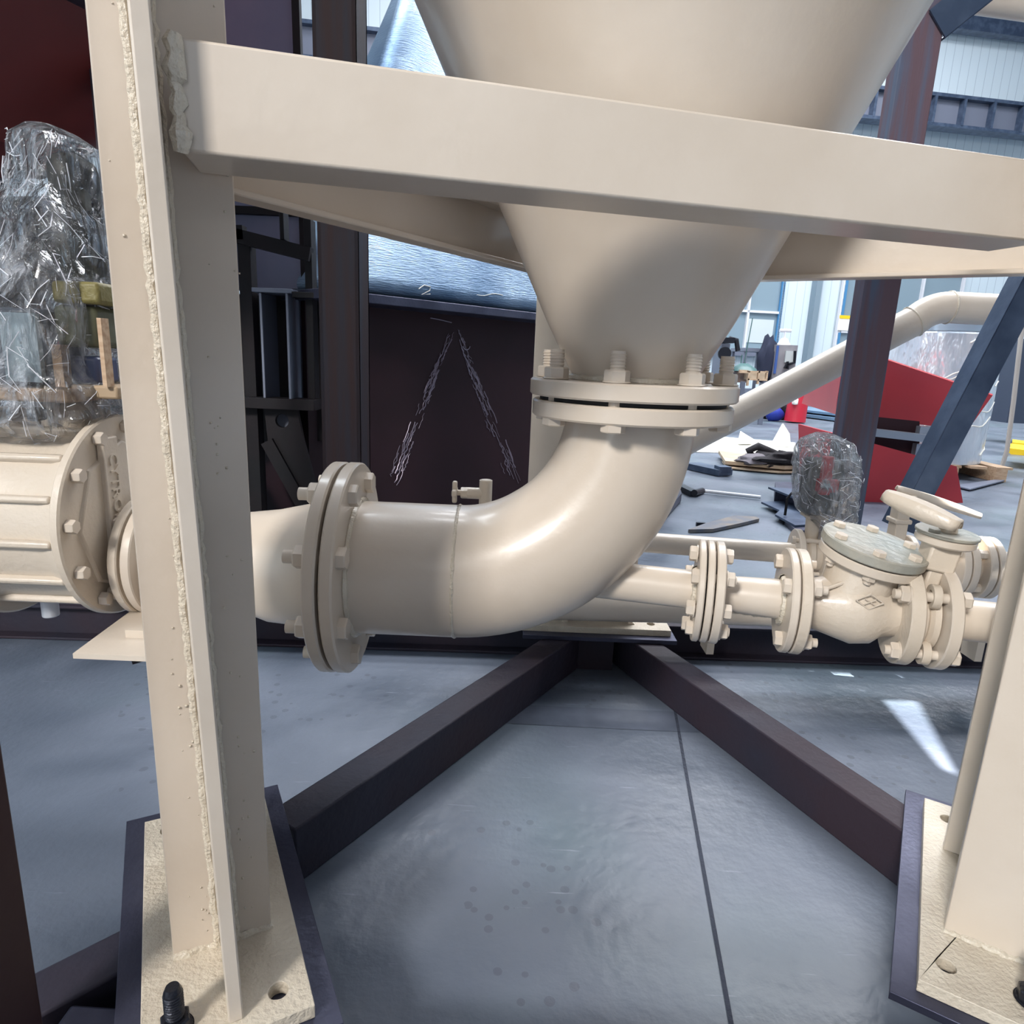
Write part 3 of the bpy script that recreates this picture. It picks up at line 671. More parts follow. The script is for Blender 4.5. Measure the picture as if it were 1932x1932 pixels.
# support bracket under the small flanges
sup = thing('pipe_bracket', 'tan flat plate bracket with short web under the small left flanges', 'bracket', (-.6, 1.0, .35))
pA, = [P(137, 1233, .90)]; zz = pA.z
b = MB(); q0 = PZ(137, 1233, zz); q1 = PZ(300, 1240, zz); q2 = PZ(345, 1165, zz); q3 = PZ(245, 1160, zz)
b.slab([[q0, q1, V((q1.x + .05, q1.y + .32, zz)), V((q0.x - .02 + .0, q0.y + .34, zz))]], (0, 0, -.008)); obj('plate', b, TAN, sup)
fx = PZ(243, 1203, zz); b = MB(); b.box((fx.x + .045, fx.y + .09, (zz + sz - .06) / 2), (.012, .10, sz - .06 - zz)); b.box((fx.x + .02, fx.y + .004, (zz + sz - .09) / 2), (.05, .008, sz - .09 - zz + .03)); obj('web', b, TAN, sup)
b = MB(); d0 = P(240, 1246, pA.y + .06); b.slab([[V((d0.x, d0.y, zz - .008)), V((d0.x + .10, d0.y, zz - .008)), V((d0.x + .10, d0.y, zz - .012)), V((d0.x + .008, d0.y, zz - .045))]], (0, .01, 0)); obj('gusset', b, BLACKS, sup)

# ---------------------------------------------------------------- wrapped actuator above the ribbed valve
wa = thing('wrapped_actuator', 'tall valve actuator wrapped in clear shrink film above the ribbed valve', 'actuator', (-.9, sy, .65))
YW = 1.14
def wp(x, y, Y=YW): return P(x, y, Y)
def lump(rows, Y, dep, amp, seed, seg=40, sub=3):
    """closed lumpy film: rows of (y, xleft, xright) pixels turned into rings with depth dep"""
    from mathutils import noise
    ys = [r[0] for r in rows]; n = 26; vs = []; N = n
    for i in range(n + 1):
        y = ys[0] + (ys[-1] - ys[0]) * i / n
        for k in range(len(rows) - 1):
            if rows[k][0] <= y <= rows[k + 1][0]:
                f = (y - rows[k][0]) / (rows[k + 1][0] - rows[k][0]); xl = rows[k][1] + f * (rows[k + 1][1] - rows[k][1]); xr = rows[k][2] + f * (rows[k + 1][2] - rows[k][2]); break
        a, c = P(xl, y, Y), P(xr, y, Y); m = (a + c) / 2; hx_ = (c.x - a.x) / 2
        for k in range(seg):
            t = 2 * PI * k / seg; u = V((math.cos(t), math.sin(t), 0))
            sx_ = math.copysign(abs(u.x) ** .7, u.x); sy_ = math.copysign(abs(u.y) ** .7, u.y)
            p = m + V((sx_ * hx_, sy_ * min(dep, hx_ * 1.1 + .02), 0)); g_ = 1 + amp * noise.noise(p * 14 + V((seed, 0, 0))) + amp * .6 * noise.noise(p * 45)
            vs.append(m + (p - m) * g_)
    fs = [(i * seg + k, i * seg + (k + 1) % seg, (i + 1) * seg + (k + 1) % seg, (i + 1) * seg + k) for i in range(n) for k in range(seg)]
    fs += [tuple(range(seg - 1, -1, -1)), tuple(n * seg + k for k in range(seg))]
    b = MB(); b.add(vs, fs); return b
ROWS = [(248, 70, 130), (262, 55, 165), (380, 40, 168), (470, 10, 190), (540, -30, 200), (600, -40, 204), (680, -40, 206), (735, -45, 226), (790, -40, 228), (830, 40, 170), (872, 95, 120)]
b = lump(ROWS, YW, .16, .10, 3, 48); obj('film_wrap', b, WRAP, wa, smooth=75)
def creases(src, par, n, seed, ln=.05):
    rnd = random.Random(seed); seg = 48 if len(src.v) > 1150 else 40; m_ = MB(); rows = len(src.v) // seg; cen = sum(src.v, V()) / len(src.v)
    for _ in range(n):
        i = rnd.randrange(1, rows - 2); k = int(seg * (.5 + rnd.random() * .5)) % seg; p = []
        di, dk = rnd.choice(((1, 0), (1, 1), (1, -1), (0, 1), (1, 2)))
        for j in range(rnd.randrange(2, 4)):
            ii = min(rows - 1, i + di * j); q = src.v[ii * seg + (k + dk * j) % seg]; p.append(q + V((rnd.uniform(-.004, .004), -.003, rnd.uniform(-.004, .004))))
        if len(p) > 1 and (p[0] - p[-1]).length > .004: m_.tube(p, .0003 + .0006 * rnd.random() ** 2, 4)
    o = obj('film_crease', m_, CREASE, par); o['kind'] = 'stuff'
CREASE = mat('film_crease', (235, 238, 246), .2, spec=1.0)
creases(b, wa, 200, 4)
def pbox(x0, y0, x1, y1, Y, dep):
    a, c = P(x0, (y0 + y1) / 2, Y), P(x1, (y0 + y1) / 2, Y); zt_ = P((x0 + x1) / 2, y0, Y).z; zb2 = P((x0 + x1) / 2, y1, Y).z
    b = MB(); b.box(((a.x + c.x) / 2, Y + dep / 2, (zt_ + zb2) / 2), (c.x - a.x, dep, zt_ - zb2)); return b
b = pbox(85, 280, 148, 520, YW - .03, .08); obj('motor_housing', b, mat('grey_casting', (70, 70, 66), .5, bump=.3, bscale=50), wa, bevel=.02)
b = pbox(96, 530, 186, 572, YW - .06, .12); obj('clamp_block', b, OLIVE, wa, bevel=.006)
b = pbox(100, 575, 180, 655, YW - .05, .10); obj('gearbox', b, mat('grey_olive', (92, 94, 74), .5, bump=.3), wa, bevel=.01)
b = pbox(4, 590, 72, 720, YW - .08, .01); obj('label_plate', b, LABEL, wa)
b = pbox(-40, 580, 86, 724, YW - .06, .10); obj('control_box', b, mat('blue_grey_box', (92, 100, 112), .4), wa, bevel=.006)
obj('strip', pbox(100, 650, 118, 730, YW - .07, .02), WOOD, wa); obj('strip', pbox(188, 600, 196, 730, YW - .07, .02), WOOD, wa)
b = pbox(128, 672, 184, 724, YW - .05, .06); obj('terminal_box', b, mat('navy_box', (64, 72, 100), .35), wa, bevel=.006)
b = pbox(-60, 732, 126, 757, YW - .10, .16); obj('mounting_plate', b, WOOD, wa, bevel=.004)
b = pbox(126, 727, 222, 752, YW - .06, .12); obj('mounting_plate', b, mat('tan_wood', (168, 146, 118), .6), wa, bevel=.004)
vtop = vz + .15
b = pbox(70, 757, 150, 845, YW - .05, .10); obj('yoke', b, TANC, wa, bevel=.015)
b = pbox(48, 770, 66, 795, YW - .09, .03); obj('cable_gland', b, BLKB, wa, bevel=.004)

# ---------------------------------------------------------------- small needle valve behind the elbow
nv = thing('needle_valve', 'small tan hand valve with cross handle standing just behind the elbow', 'valve', P(915, 950, 1.36))
Yn = 1.36; c = P(916, 935, Yn); top = P(917, 906, Yn)
b = MB(); b.cyl((c.x, Yn, .32), (c.x, Yn, top.z), .0135); b.cyl((c.x, Yn, top.z - .004), (c.x, Yn, top.z + .001), .011); obj('riser_pipe', b, TANC, nv)
a = P(882, 930, Yn); b = MB(); b.cyl((c.x, Yn, a.z), (a.x, Yn, a.z), .012); b.cyl((a.x, Yn, a.z), (P(862, 930, Yn).x, Yn, a.z), .006); b.hexp((a.x, Yn, a.z), (-1, 0, 0), .012, .014); obj('valve_body', b, TANC, nv)
h_ = P(858, 928, Yn); b = MB(); b.box(h_, (.010, .014, .046)); b.box(h_, (.010, .044, .014)); obj('cross_handle', b, TANC, nv, bevel=.003)

# ================================================================ BACK PIPE LINES (right)
BA = P(1215, 1023, 1.80); BB = PZ(1850, 1070, BA.z); BU = (BB - BA).normalized(); BN = V((-BU.y, BU.x, 0))
def bs(px, py, R=0.): return (PP(px, py, BA - BN * R, BN) - BA).dot(BU)
def BP(s, z=0.): return BA + BU * s + V((0, 0, z))
bl = thing('rear_pipe', 'tan horizontal pipe running behind the branch flanges on the right', 'pipe', BP(.2, -.03))
e0 = bs(1498, 1040); b = MB(); b.cyl(BP(-.35), BP(e0), .0285); obj('pipe_body', b, TAN, bl)
def dsc(par, s, t, R, o=None, u=None, nm='flange', m=TAN, ri=0):
    b = MB(); b.disc(BP(s), BU, R, t, ri, .002, 56); return obj(nm, b, m, par)
dsc(bl, e0 - .002, .016, .068)
gv = thing('actuated_valve', 'tan wafer valve in the rear pipe carrying the wrapped actuator', 'valve', BP(e0 + .03, -.06))
s_a = e0 + .0145
b = MB(); b.cyl(BP(s_a), BP(s_a + .048), .045); obj('valve_body', b, TANC, gv)
b = MB(); b.disc(BP(s_a + .012), BU, .052, .02, 0, .004); obj('lug', b, TANC, gv)
dsc(gv, s_a + .048, .015, .068)
nt_ = P(1540, 975, BP(s_a + .024).y); b = MB(); bb_ = BP(s_a + .024, .03); b.cyl(bb_, (bb_.x, bb_.y, nt_.z), .016, .020); b.box((bb_.x, bb_.y, nt_.z + .005), (.05, .06, .012)); obj('valve_neck', b, TANC, gv)
for a_ in (.045, -.045):
    b = MB(); p = BP(e0 - .01, a_) - BN * .03; b.cyl(p, p + BU * .09, .006); b.hexp(p - BU * .0, -BU, .011, .009); b.hexp(p + BU * .016, BU, .011, .009); obj('bolt', b, TAN, gv)
s_b = s_a + .063; s_c = bs(1668, 1045)
l2 = thing('pipe_length', 'short tan pipe hidden behind the tilted check valve cover', 'pipe', BP(s_b, -.03))
b = MB(); b.cyl(BP(s_b), BP(s_c), .0285); obj('pipe_body', b, TAN, l2)
dsc(l2, s_c - .016, .016, .065)
lv = thing('lever_valve', 'tan hand lever valve standing in the rear pipe beside the red plate', 'valve', BP(s_c + .03, -.05))
b = MB(); b.cyl(BP(s_c), BP(s_c + .05), .042); obj('valve_body', b, TANC, lv)
dsc(lv, s_c + .05, .016, .072)
b = MB(); p = BP(s_c + .022, .03); tp_ = P(1700, 938, p.y); b.slab([[p + V((a_, c_, 0)) for a_, c_ in ((-.016, -.02), (.016, -.02), (.016, .02), (-.016, .02))]], (0, 0, tp_.z - p.z)); b.box((p.x, p.y, (p.z + tp_.z) / 2 + .01), (.044, .05, .012)); obj('valve_neck', b, TANC, lv, bevel=.003)
b = MB(); b.disc((p.x, p.y, tp_.z), (0, 0, 1), .035, .01, 0, .002); obj('top_plate', b, TANC, lv)
lever(lv, V((p.x - .02, p.y - .0, tp_.z + .026)), P(1850, 972, p.y - .05), .030, TAN, nm='lever')
l3 = thing('flanged_pipe', 'bright tan pipe piece with paired flanges left of the right column', 'pipe', BP(s_c + .12, -.05))
s_d = s_c + .066; g0 = bs(1822, 1068, .08); 
b = MB(); b.cyl(BP(s_d), BP(g0), .034); obj('pipe_body', b, TAN, l3)
dsc(l3, g0, .018, .082)
b = MB(); b.disc(BP(g0 + .0175), BU, .07, .004, 0, .0005); obj('gasket', b, GASK, l3)
l4 = thing('union_pipe', 'tan pipe end with two flanges partly behind the right column', 'pipe', BP(g0 + .05, -.05))
dsc(l4, g0 + .0212, .018, .082)
g1 = bs(1872, 1070, .08)
b = MB(); b.lathe([(.035, 0), (.046, .012), (.046, .03), (.034, .045), (.034, g1 - g0 - .03)], BP(g0 + .038), BU, 40); obj('pipe_body', b, TANC, l4)
dsc(l4, g1, .018, .082); dsc(l4, g1 + .022, .018, .082)
b = MB(); b.cyl(BP(g1 + .03), BP(g1 + .6), .034); obj('pipe_body', b, TAN, l4)
X, Y, Zz = frame(BU, (0, 0, 1))
for s_, L_ in ((g0, .04), (g1, .04)):
    for k in range(4):
        a = math.radians(45 + 90 * k); hexbolt(l3 if s_ == g0 else l4, BP(s_) + (X * math.cos(a) + Y * math.sin(a)) * .064, BU, .007, L_, .012, head=.01)
for k in range(4):
    a = math.radians(45 + 90 * k); p = BP(e0 - .002) + (X * math.cos(a) + Y * math.sin(a)) * .052
# lower back pipe
CA = P(1205, 1146, 1.70); CB = PZ(1850, 1165, CA.z); cu = (CB - CA).normalized()
b = MB(); b.cyl(CA - cu * .5, CB + cu * .7, .040); tag(obj('lower_pipe', b, TAN), 'low tan pipe running along the floor skid behind the valves', 'pipe')
for k in (0.2, .95):
    p = CA + cu * k; b = MB(); b.box((p.x, p.y, (.112 + p.z - .036) / 2), (.02, .06, p.z - .036 - .112)); obj('support_block', b, TAN, skid)

# wrapped actuator on the back line
w2 = thing('wrapped_actuator', 'plastic wrapped actuator bundle with red part showing, left of the rusty post', 'actuator', (nt_.x, nt_.y, nt_.z))
b = lump([(818, 1545, 1572), (832, 1522, 1598), (865, 1504, 1610), (920, 1500, 1611), (960, 1508, 1606), (985, 1530, 1600), (996, 1540, 1590)], nt_.y, .09, .14, 8, 40); obj('film_wrap', b, WRAP2, w2, smooth=75); creases(b, w2, 90, 9)
b = pbox(1530, 870, 1590, 975, nt_.y - .04, .08); obj('housing', b, mat('grey_housing', (92, 94, 92), .5, bump=.3), w2, bevel=.01)
b = pbox(1552, 862, 1572, 935, nt_.y - .065, .02); b2 = pbox(1544, 905, 1584, 930, nt_.y - .065, .02); b.add(b2.v, b2.f); obj('red_lever', b, REDP, w2, 'red lever', bevel=.004)

# ================================================================ POSTS AND BRACES
def column_box(name, xl, xr, yref, Y, dep, m, label, cat='post', ztop=6.5):
    a, c = P(xl, yref, Y), P(xr, yref, Y); w_ = c.x - a.x; t = .012; x0 = (a.x + c.x) / 2
    b = MB(); b.box((x0, Y + t / 2, ztop / 2), (w_, t, ztop)); b.box((x0, Y + dep - t / 2, ztop / 2), (w_, t, ztop)); b.box((x0, Y + dep / 2, ztop / 2), (.012, dep - t, ztop))
    return b, x0
b, x0 = column_box('', 600, 676, 500, 2.35, .16, POSTD, '')
xr_ = P(676, 500, 2.35).x; b.box((xr_ - .006, 2.35 + .08, 3.25), (.012, .16, 6.5)); b.box((P(600, 500, 2.35).x + .006, 2.43, 3.25), (.012, .16, 6.5))
tag(obj('steel_post', b, POSTD), 'dark brown steel post standing behind the elbow on the left', 'post')
a, c = P(1622, 600, 2.25), P(1690, 600, 2.25)
b = MB(); b.box(((a.x + c.x) / 2, 2.25 + .035, 3.25), (c.x - a.x, .07, 6.5))
po = obj('steel_post', b, POSTM, bevel=.004); tag(po, 'tall mill-scaled steel post with rusty purple sheen on the right', 'post')
Yb = 2.24
def angle_bar(p, q_, w_, m):
    p, q_ = V(p), V(q_); x = (q_ - p).normalized(); f = V((0, -1, 0)); f = (f - x * f.dot(x)).normalized(); y = x.cross(f)
    b = MB(); L_ = (q_ - p).length; c = (p + q_) / 2
    b.box(c, (L_, w_, .006), (x, y, f)); b.box(c + y * (w_ / 2) - f * (w_ / 2), (L_, .006, w_), (x, y, f)); return b
b = angle_bar(P(1985, 470, Yb), P(1705, 1000, Yb), .075, BLUES); tag(obj('diagonal_brace', b, BLUES), 'blue-grey angle steel brace slanting down before the wrapped roll', 'brace')
b = angle_bar(P(1768, 45, Yb), P(1960, -110, Yb), .09, BLUES); tag(obj('upper_brace', b, BLUES), 'dark blue-grey brace leaving the rusty post at the top', 'brace')
# tan pipes
Yp = 2.75; pp = [P(1225, 868, Yp), P(1672, 634, Yp)]
k0, k1 = P(1720, 603, Yp), P(1775, 570, Yp); pp = [P(1225, 868, Yp)] + [P(1225, 868, Yp).lerp(P(1728, 604, Yp), f) for f in (.5, 1)]
for i in range(1, 8):
    f = i / 8; p_ = P(1728, 604, Yp).lerp(P(1755, 580, Yp), f); q_ = P(1755, 580, Yp).lerp(P(1790, 580, Yp), f); pp.append(p_.lerp(q_, f))
pp += [P(1790, 580, Yp), P(2020, 592, Yp)]
dg = thing('overhead_pipe', 'tan pipe rising diagonally and bending level behind the rusty post', 'pipe', P(1400, 770, Yp))
b = MB(); b.tube(pp, .060, 40); obj('pipe_body', b, TAN, dg)
b = MB()
b.ringbead(P(1722, 607, Yp), (pp[2] - pp[1]), .0605, .004, 40); b.ringbead(P(1790, 580, Yp), (1, 0, 0), .0605, .004, 40, 4); obj('weld_bead', b, WELD, dg)
b = MB(); b.cyl(P(1815, -12, 3.0), P(2060, 22, 3.0), .06); tag(obj('top_pipe', b, TAN), 'tan pipe crossing the top right corner of the picture', 'pipe')

# ================================================================ MAROON BIN WITH BRUSHED STEEL HOOD
q1_, q2_ = P(690, 562, 2.95), PZ(1020, 598, P(690, 562, 2.95).z)
BD = (q2_ - q1_); BD.z = 0; BD.normalize(); BNn = V((-BD.y, BD.x, 0)); BNn = BNn if BNn.y > 0 else -BNn
def bp_(x, y, off=0.): return PP(x, y, q1_ - BNn * off, BNn)
zl = q1_.z
bin_ = thing('steel_bin', 'dark maroon steel bin with brushed metal hood behind the elbow', 'bin', bp_(850, 800) * 1)
bin_.location.z = 0
c0, c1 = bp_(576, 600), bp_(1312, 640)
TPz = bp_(1312, 838).z; lowx = bp_(1215, 1010)
face = [V((c0.x, c0.y, zl)), V((c1.x, c1.y, zl)), V((c1.x, c1.y, TPz)), V((lowx.x, lowx.y, .07)), V((c0.x + BD.x * .1, c0.y + BD.y * .1, .07)), V((c0.x, c0.y, TPz))]
b = MB(); b.slab([face], BNn * 1.3); obj('body', b, MAROON, bin_)
b = MB(); LL = (c1 - c0).dot(BD); cc_ = (c0 + c1) / 2; b.box(V((cc_.x, cc_.y, zl)) + BNn * .55 - V((0, 0, .018)), (LL + .1, 1.5, .036), (BD, BNn, V((0, 0, 1)))); obj('lip', b, DARKP, bin_, bevel=.003)
for s_ in (.3, LL - .4):
    p = c0 + BD * s_; b = MB(); b.box(V((p.x, p.y, .035)) + BNn * .6, (.1, .9, .07), (BD, BNn, V((0, 0, 1)))); obj('foot', b, DARK, bin_)
b = MB(); t0 = bp_(604, 575); t1 = bp_(1300, 600)
H0 = V((t0.x, t0.y, zl + .001)); H1 = V((t1.x, t1.y, zl + .001)); depb = .55
# top corner seen at pixel (750, 0): lies back by .45 from the face plane
tt = PP(772, 0, q1_ + BNn * .42, BNn); zt2 = tt.z + 0.0
T0 = V((tt.x, tt.y, tt.z)); T1 = T0 + BD * ((H1 - H0).length * .30)
up_ext = 1.25
T0 = H0 + (T0 - H0) * up_ext; T1 = H1 + (T1 - H1) * up_ext; T1.z = T0.z
vs = [H0, H1, H1 + BNn * depb, H0 + BNn * depb, T0, T1, T1 + BNn * .2, T0 + BNn * .2]
b.add(vs, [(0, 1, 2, 3), (4, 5, 6, 7), (0, 1, 5, 4), (1, 2, 6, 5), (2, 3, 7, 6), (3, 0, 4, 7)])
hd = obj('hood', b, GALV, bin_, 'brushed bluish steel hood', bevel=.10)
hd.modifiers['bevel'].segments = 8
# rough weld streaks forming an inverted V, chalk 2, scratches
rnd = random.Random(4)
b = MB()
for (x0, y0, x1, y1) in ((853, 622, 742, 905), (862, 622, 972, 912)):
    for k in range(60):
        f0 = rnd.random() * .92; f1 = f0 + .05 + rnd.random() * .10
        w0 = 4 + 11 * f0 * (1 if x1 < x0 else 1.2); ox = rnd.uniform(-1, 1) * w0
        p = []
        for j in range(6):
            f = f0 + (f1 - f0) * j / 5; p.append(bp_(x0 + (x1 - x0) * f + ox + rnd.uniform(-2, 2), y0 + (y1 - y0) * f, .002))
        b.tube(p, .0012 + .0022 * rnd.random() ** 2, 5)
b.tube([bp_(812 + 5 * k, 600 + k * .8 + .12 * k * k * .3, .003) for k in range(9)], .0025, 5)
b.tube([bp_(880 + 6.5 * math.sin(t), 652 + 8 * math.cos(t), .003) for t in [(-1.4 + 2.8 * j / 8) for j in range(9)]], .003, 5)
o_ = obj('weld_streaks', b, mat('streak', (132, 122, 136), .4, .4), bin_)
def hood_pt(x, y): # on hood front face
    n_ = (H1 - H0).cross(T0 - H0).normalized(); return PP(x, y, H0 + n_ * (.002 if n_.dot(CAM - H0) > 0 else -.002), n_)
b = MB(); ch = [(790, 545), (800, 538), (812, 541), (811, 548), (795, 556), (812, 555)]
b.tube([hood_pt(*p) for p in ch], .0022, 5); b.tube([hood_pt(900 + 7 * k, 556 + 2 * math.sin(k)) for k in range(8)], .0018, 5)
obj('chalk_mark', b, PAPER, bin_, 'chalk number two mark')

# ================================================================ LEFT BACKGROUND
# grey panel tank
Yk = 3.0
def pslab(pix, Y, dep, mb=None):
    b = mb or MB(); b.slab([[P(x, y, Y) for x, y in pix]], (0, dep, 0)); return b
b = pslab([(300, -300), (545, -300), (572, 545), (360, 545)], Yk - .02, .08); pt = obj('panel_tank', b, PURP); tag(pt, 'tall blue-grey steel tank wall behind the left column', 'tank')
lf = pt.location
b = MB(); b.bar(P(549, -300, Yk - .02), P(577, 545, Yk - .02), .03, .03, (0, 1, 0)); e_ = obj('edge_strip', b, BLACKS, pt)
b = MB(); p0, p1 = P(330, 392, Yk - .03), P(573, 392, Yk - .03); b.bar(p0, V((p1.x, p1.y, p0.z)), .04, .03); obj('rail', b, BLACKS, pt)
# legs of panel tank
for px in (380, 560):
    p = P(px, 540, Yk + .06); b = MB(); b.box((p.x, p.y, p.z / 2), (.06, .06, p.z)); obj('leg', b, BLACKS, pt)
# black frame
Yf = 2.65
fr = thing('ladder_stand', 'black welded steel ladder stand with rails behind the left column', 'frame', P(500, 900, Yf)); fr.location.z = 0
def vbar(x0, x1, ytop, ybot, Y=Yf, dep=.06, nm='upright', m=BLACKS, floor=False, par=None):
    a, c = P(x0, ytop, Y), P(x1, ytop, Y); z0 = 0 if floor else P((x0 + x1) / 2, ybot, Y).z
    b = MB(); b.box(((a.x + c.x) / 2, Y + dep / 2, (a.z + z0) / 2), (c.x - a.x, dep, a.z - z0)); return obj(nm, b, m, par or fr, bevel=.002)
vbar(446, 470, 436, 0, floor=True); vbar(572, 586, 412, 764); vbar(526, 534, 395, 452)
b = MB(); b.bar(P(425, 440, Yf), P(587, 481, Yf), .05, .045, (0, 1, 0)); b.bar(P(425, 440, Yf - .0), P(462, 440, Yf), .05, .045, (0, 1, 0)); obj('top_rail', b, BLACKS, fr)
vbar(474, 550, 542, 552, Yf - .05, .20, 'platform', GREY); vbar(550, 602, 550, 562, Yf - .05, .1, 'bracket')
vbar(488, 493, 552, 767, Yf - .04, .16, 'side_plate', GREY); vbar(538, 543, 552, 767, Yf - .04, .16, 'side_plate', GREY)
b = pslab([(425, 556), (600, 560), (612, 832), (425, 832)], Yf + .12, .04); obj('back_plate', b, BLACKS, fr)
vbar(425, 592, 748, 772, Yf - .06, .1, 'shelf')
loop = [P(x, y, Yf) for x, y in ((498, 768), (560, 768), (572, 830), (600, 930), (590, 965), (572, 965), (505, 830))]; hc = P(532, 794, Yf)
b = MB(); b.slab([loop, circ(hc, V((1, 0, 0)), V((0, 0, 1)), .027)], (0, .02, 0)); obj('gusset_plate', b, BLACKS, fr)
b = MB(); b.disc(V((hc.x, Yf + .06, hc.z)), (0, 1, 0), .05, .01); obj('hole_backing', b, GREY, fr)
b = MB(); b.bar(P(505, 832, Yf), P(590, 985, Yf), .05, .03, (0, 1, 0)); b.bar(P(590, 985, Yf), V((P(590, 985, Yf).x, Yf, .0)), .05, .05, (0, 1, 0)); obj('strut', b, BLACKS, fr)
# navy cabinet behind the wrapped actuator
b = pslab([(-250, 378), (268, 378), (290, 1010), (-250, 1010)], 2.55, .4); nc = obj('dark_cabinet', b, mat('navy_steel', (42, 40, 54), .5, .2)); tag(nc, 'dark navy cabinet standing behind the wrapped actuator on the left', 'cabinet')
b = pslab([(-250, 370), (262, 370), (262, 400), (-250, 400)], 2.52, .03); obj('top_rail', b, BLUES, nc)
p = P(100, 900, 2.6); b = MB(); b.box((p.x, 2.75, .22), (1.2, .3, .44)); obj('plinth', b, BLACKS, nc)
# dark red vessel top left
rx, ry = -1.62, 1.95
rv = thing('red_vessel', 'dark red primer coated round vessel filling the top left corner', 'vessel', (rx, ry, 1.3))
b = MB(); b.lathe([(.30, 1.36), (.62, 1.62), (.62, 3.4), (.5, 3.5)], (rx, ry, 0), (0, 0, 1), 72); obj('shell', b, REDT, rv)
b = MB(); b.disc((rx, ry, 1.62), (0, 0, 1), .66, .04, .6); obj('band', b, DARK, rv)
for k in range(3):
    a = 2 * PI * k / 3 + 2.0; p = V((rx + .55 * math.cos(a), ry + .55 * math.sin(a), 0)); b = MB(); b.box((p.x, p.y, .85), (.07, .07, 1.7)); obj('leg', b, DARK, rv)
# near maroon post bottom left
b = MB(); e1 = PZ(88, 1932, .12); e0_ = P(0, 1400, .62)
pn = P(47, 1690, .57); b.box((pn.x - .03, .54, 1.2), (.06, .06, 2.4)); tag(obj('short_post', b, MAROON, bevel=.003), 'narrow dark maroon steel post cut off by the lower left edge of the picture', 'post')

# ================================================================ RIGHT BACKGROUND
# film wrapped roll on pallet
pc = PZ(1790, 905, 0); rr_ = .47; pc.y += rr_
roll = thing('wrapped_roll', 'big silver roll wrapped in clear film standing on a pallet', 'roll', (pc.x, pc.y, 0))
SILV = mat('silver_film', (196, 208, 220), .16, .35, col2=(226, 232, 238), nscale=3, bump=.9, bscale=7, bdist=.03, stretch=(1.5, 1.5, .5))
b = MB(); b.lathe([(rr_, .13), (rr_ + .01, .6), (rr_, 1.22), (rr_ - .03, 1.24)], (pc.x, pc.y, 0), (0, 0, 1), 72); obj('roll_body', b, SILV, roll)
b = MB(); b.lathe([(rr_ - .02, 1.24), (rr_ - .02, 1.37)], (pc.x, pc.y, 0), (0, 0, 1), 72); obj('top_band', b, mat('band_blue', (170, 190, 206), .2, .3), roll)
b = MB(); rnd = random.Random(3)
for k in range(9):
    z = .2 + rnd.random() * .95; t0_ = rnd.uniform(-2.6, -.6); pts_ = [V((pc.x + (rr_ + .008) * math.cos(t0_ + j * .09), pc.y + (rr_ + .008) * math.sin(t0_ + j * .09), z + .02 * math.sin(j) + j * .012)) for j in range(9)]
    b.tube(pts_, .006, 5)
obj('film_crease', b, PAPER, roll)
b = MB()
for k in range(5): b.box((pc.x - .44 + .22 * k, pc.y, .118), (.14, 1.0, .02))
for k in range(3): b.box((pc.x - .42 + .42 * k, pc.y, .055), (.1, 1.0, .105))
obj('pallet', b, WOOD, roll)
a = P(1925, 585, pc.y - .3); b = MB(); fx_ = PZ(1893, 888, 0)
b.tube([P(1935, 560, fx_.y - .15), P(1912, 760, fx_.y - .1), P(1900, 850, fx_.y - .05), P(1886, 893, fx_.y - .05), P(1868, 897, fx_.y - .02)], .02, 8); tag(obj('grey_hose', b, mat('hose', (186, 178, 170), .5)), 'pale grey hose hanging down the right side of the wrapped roll', 'hose')
# red steel chute parts
rc = thing('red_chute', 'red painted folded steel plates lying in front of the wrapped roll', 'plate', PZ(1650, 950, 0))
Yr = PZ(1650, 950, 0).y + .05
def rpoly(pts_, nm, m, dep=.012): 
    b = MB(); pl_ = [P(x, y, Y) for x, y, Y in pts_]; n_ = (pl_[1] - pl_[0]).cross(pl_[2] - pl_[0]).normalized(); n_ = n_ if n_.y > 0 else -n_
    pl_ = [PP(x, y, pl_[0], n_) for x, y, Y in pts_]; b.slab([pl_], n_ * dep); return obj(nm, b, m, rc)
rpoly([(1590, 688, Yr + .25), (1674, 679, Yr + .1), (1873, 746, Yr), (1832, 803, Yr), (1787, 807, Yr), (1651, 791, Yr), (1575, 780, Yr + .2)], 'upper_plate', REDP)
rpoly([(1560, 700, Yr + .9), (1600, 686, Yr + .2), (1600, 788, Yr + .2), (1515, 761, Yr + .9), (1529, 715, Yr + .9)], 'side_plate', REDP)
rpoly([(1590, 822, Yr), (1660, 840, Yr), (1805, 880, Yr), (1817, 949, Yr), (1590, 949, Yr)], 'lower_plate', REDP)
rpoly([(1506, 800, Yr + .6), (1592, 823, Yr + .02), (1592, 948, Yr + .02), (1510, 935, Yr + .6)], 'side_plate', REDP)
rpoly([(1590, 780, Yr + .12), (1735, 795, Yr + .12), (1735, 865, Yr + .12), (1590, 830, Yr + .12)], 'dark_recess', MAROON)  # dark sheet put in for the shade in the recess between the plates
b = MB(); b.bar(P(1600, 810, Yr - .0), P(1800, 833, Yr), .10, .05, (0, 0, 1)); obj('flat_bar', b, ZINC, rc)
for x0, x1, y0, y1 in ((1735, 1756, 805, 827), (1762, 1790, 806, 830), (1728, 1750, 838, 862), (1755, 1782, 842, 868)):
    b = pbox(x0, y0, x1, y1, Yr + .03, .05); obj('bracket', b, ZINC, rc)
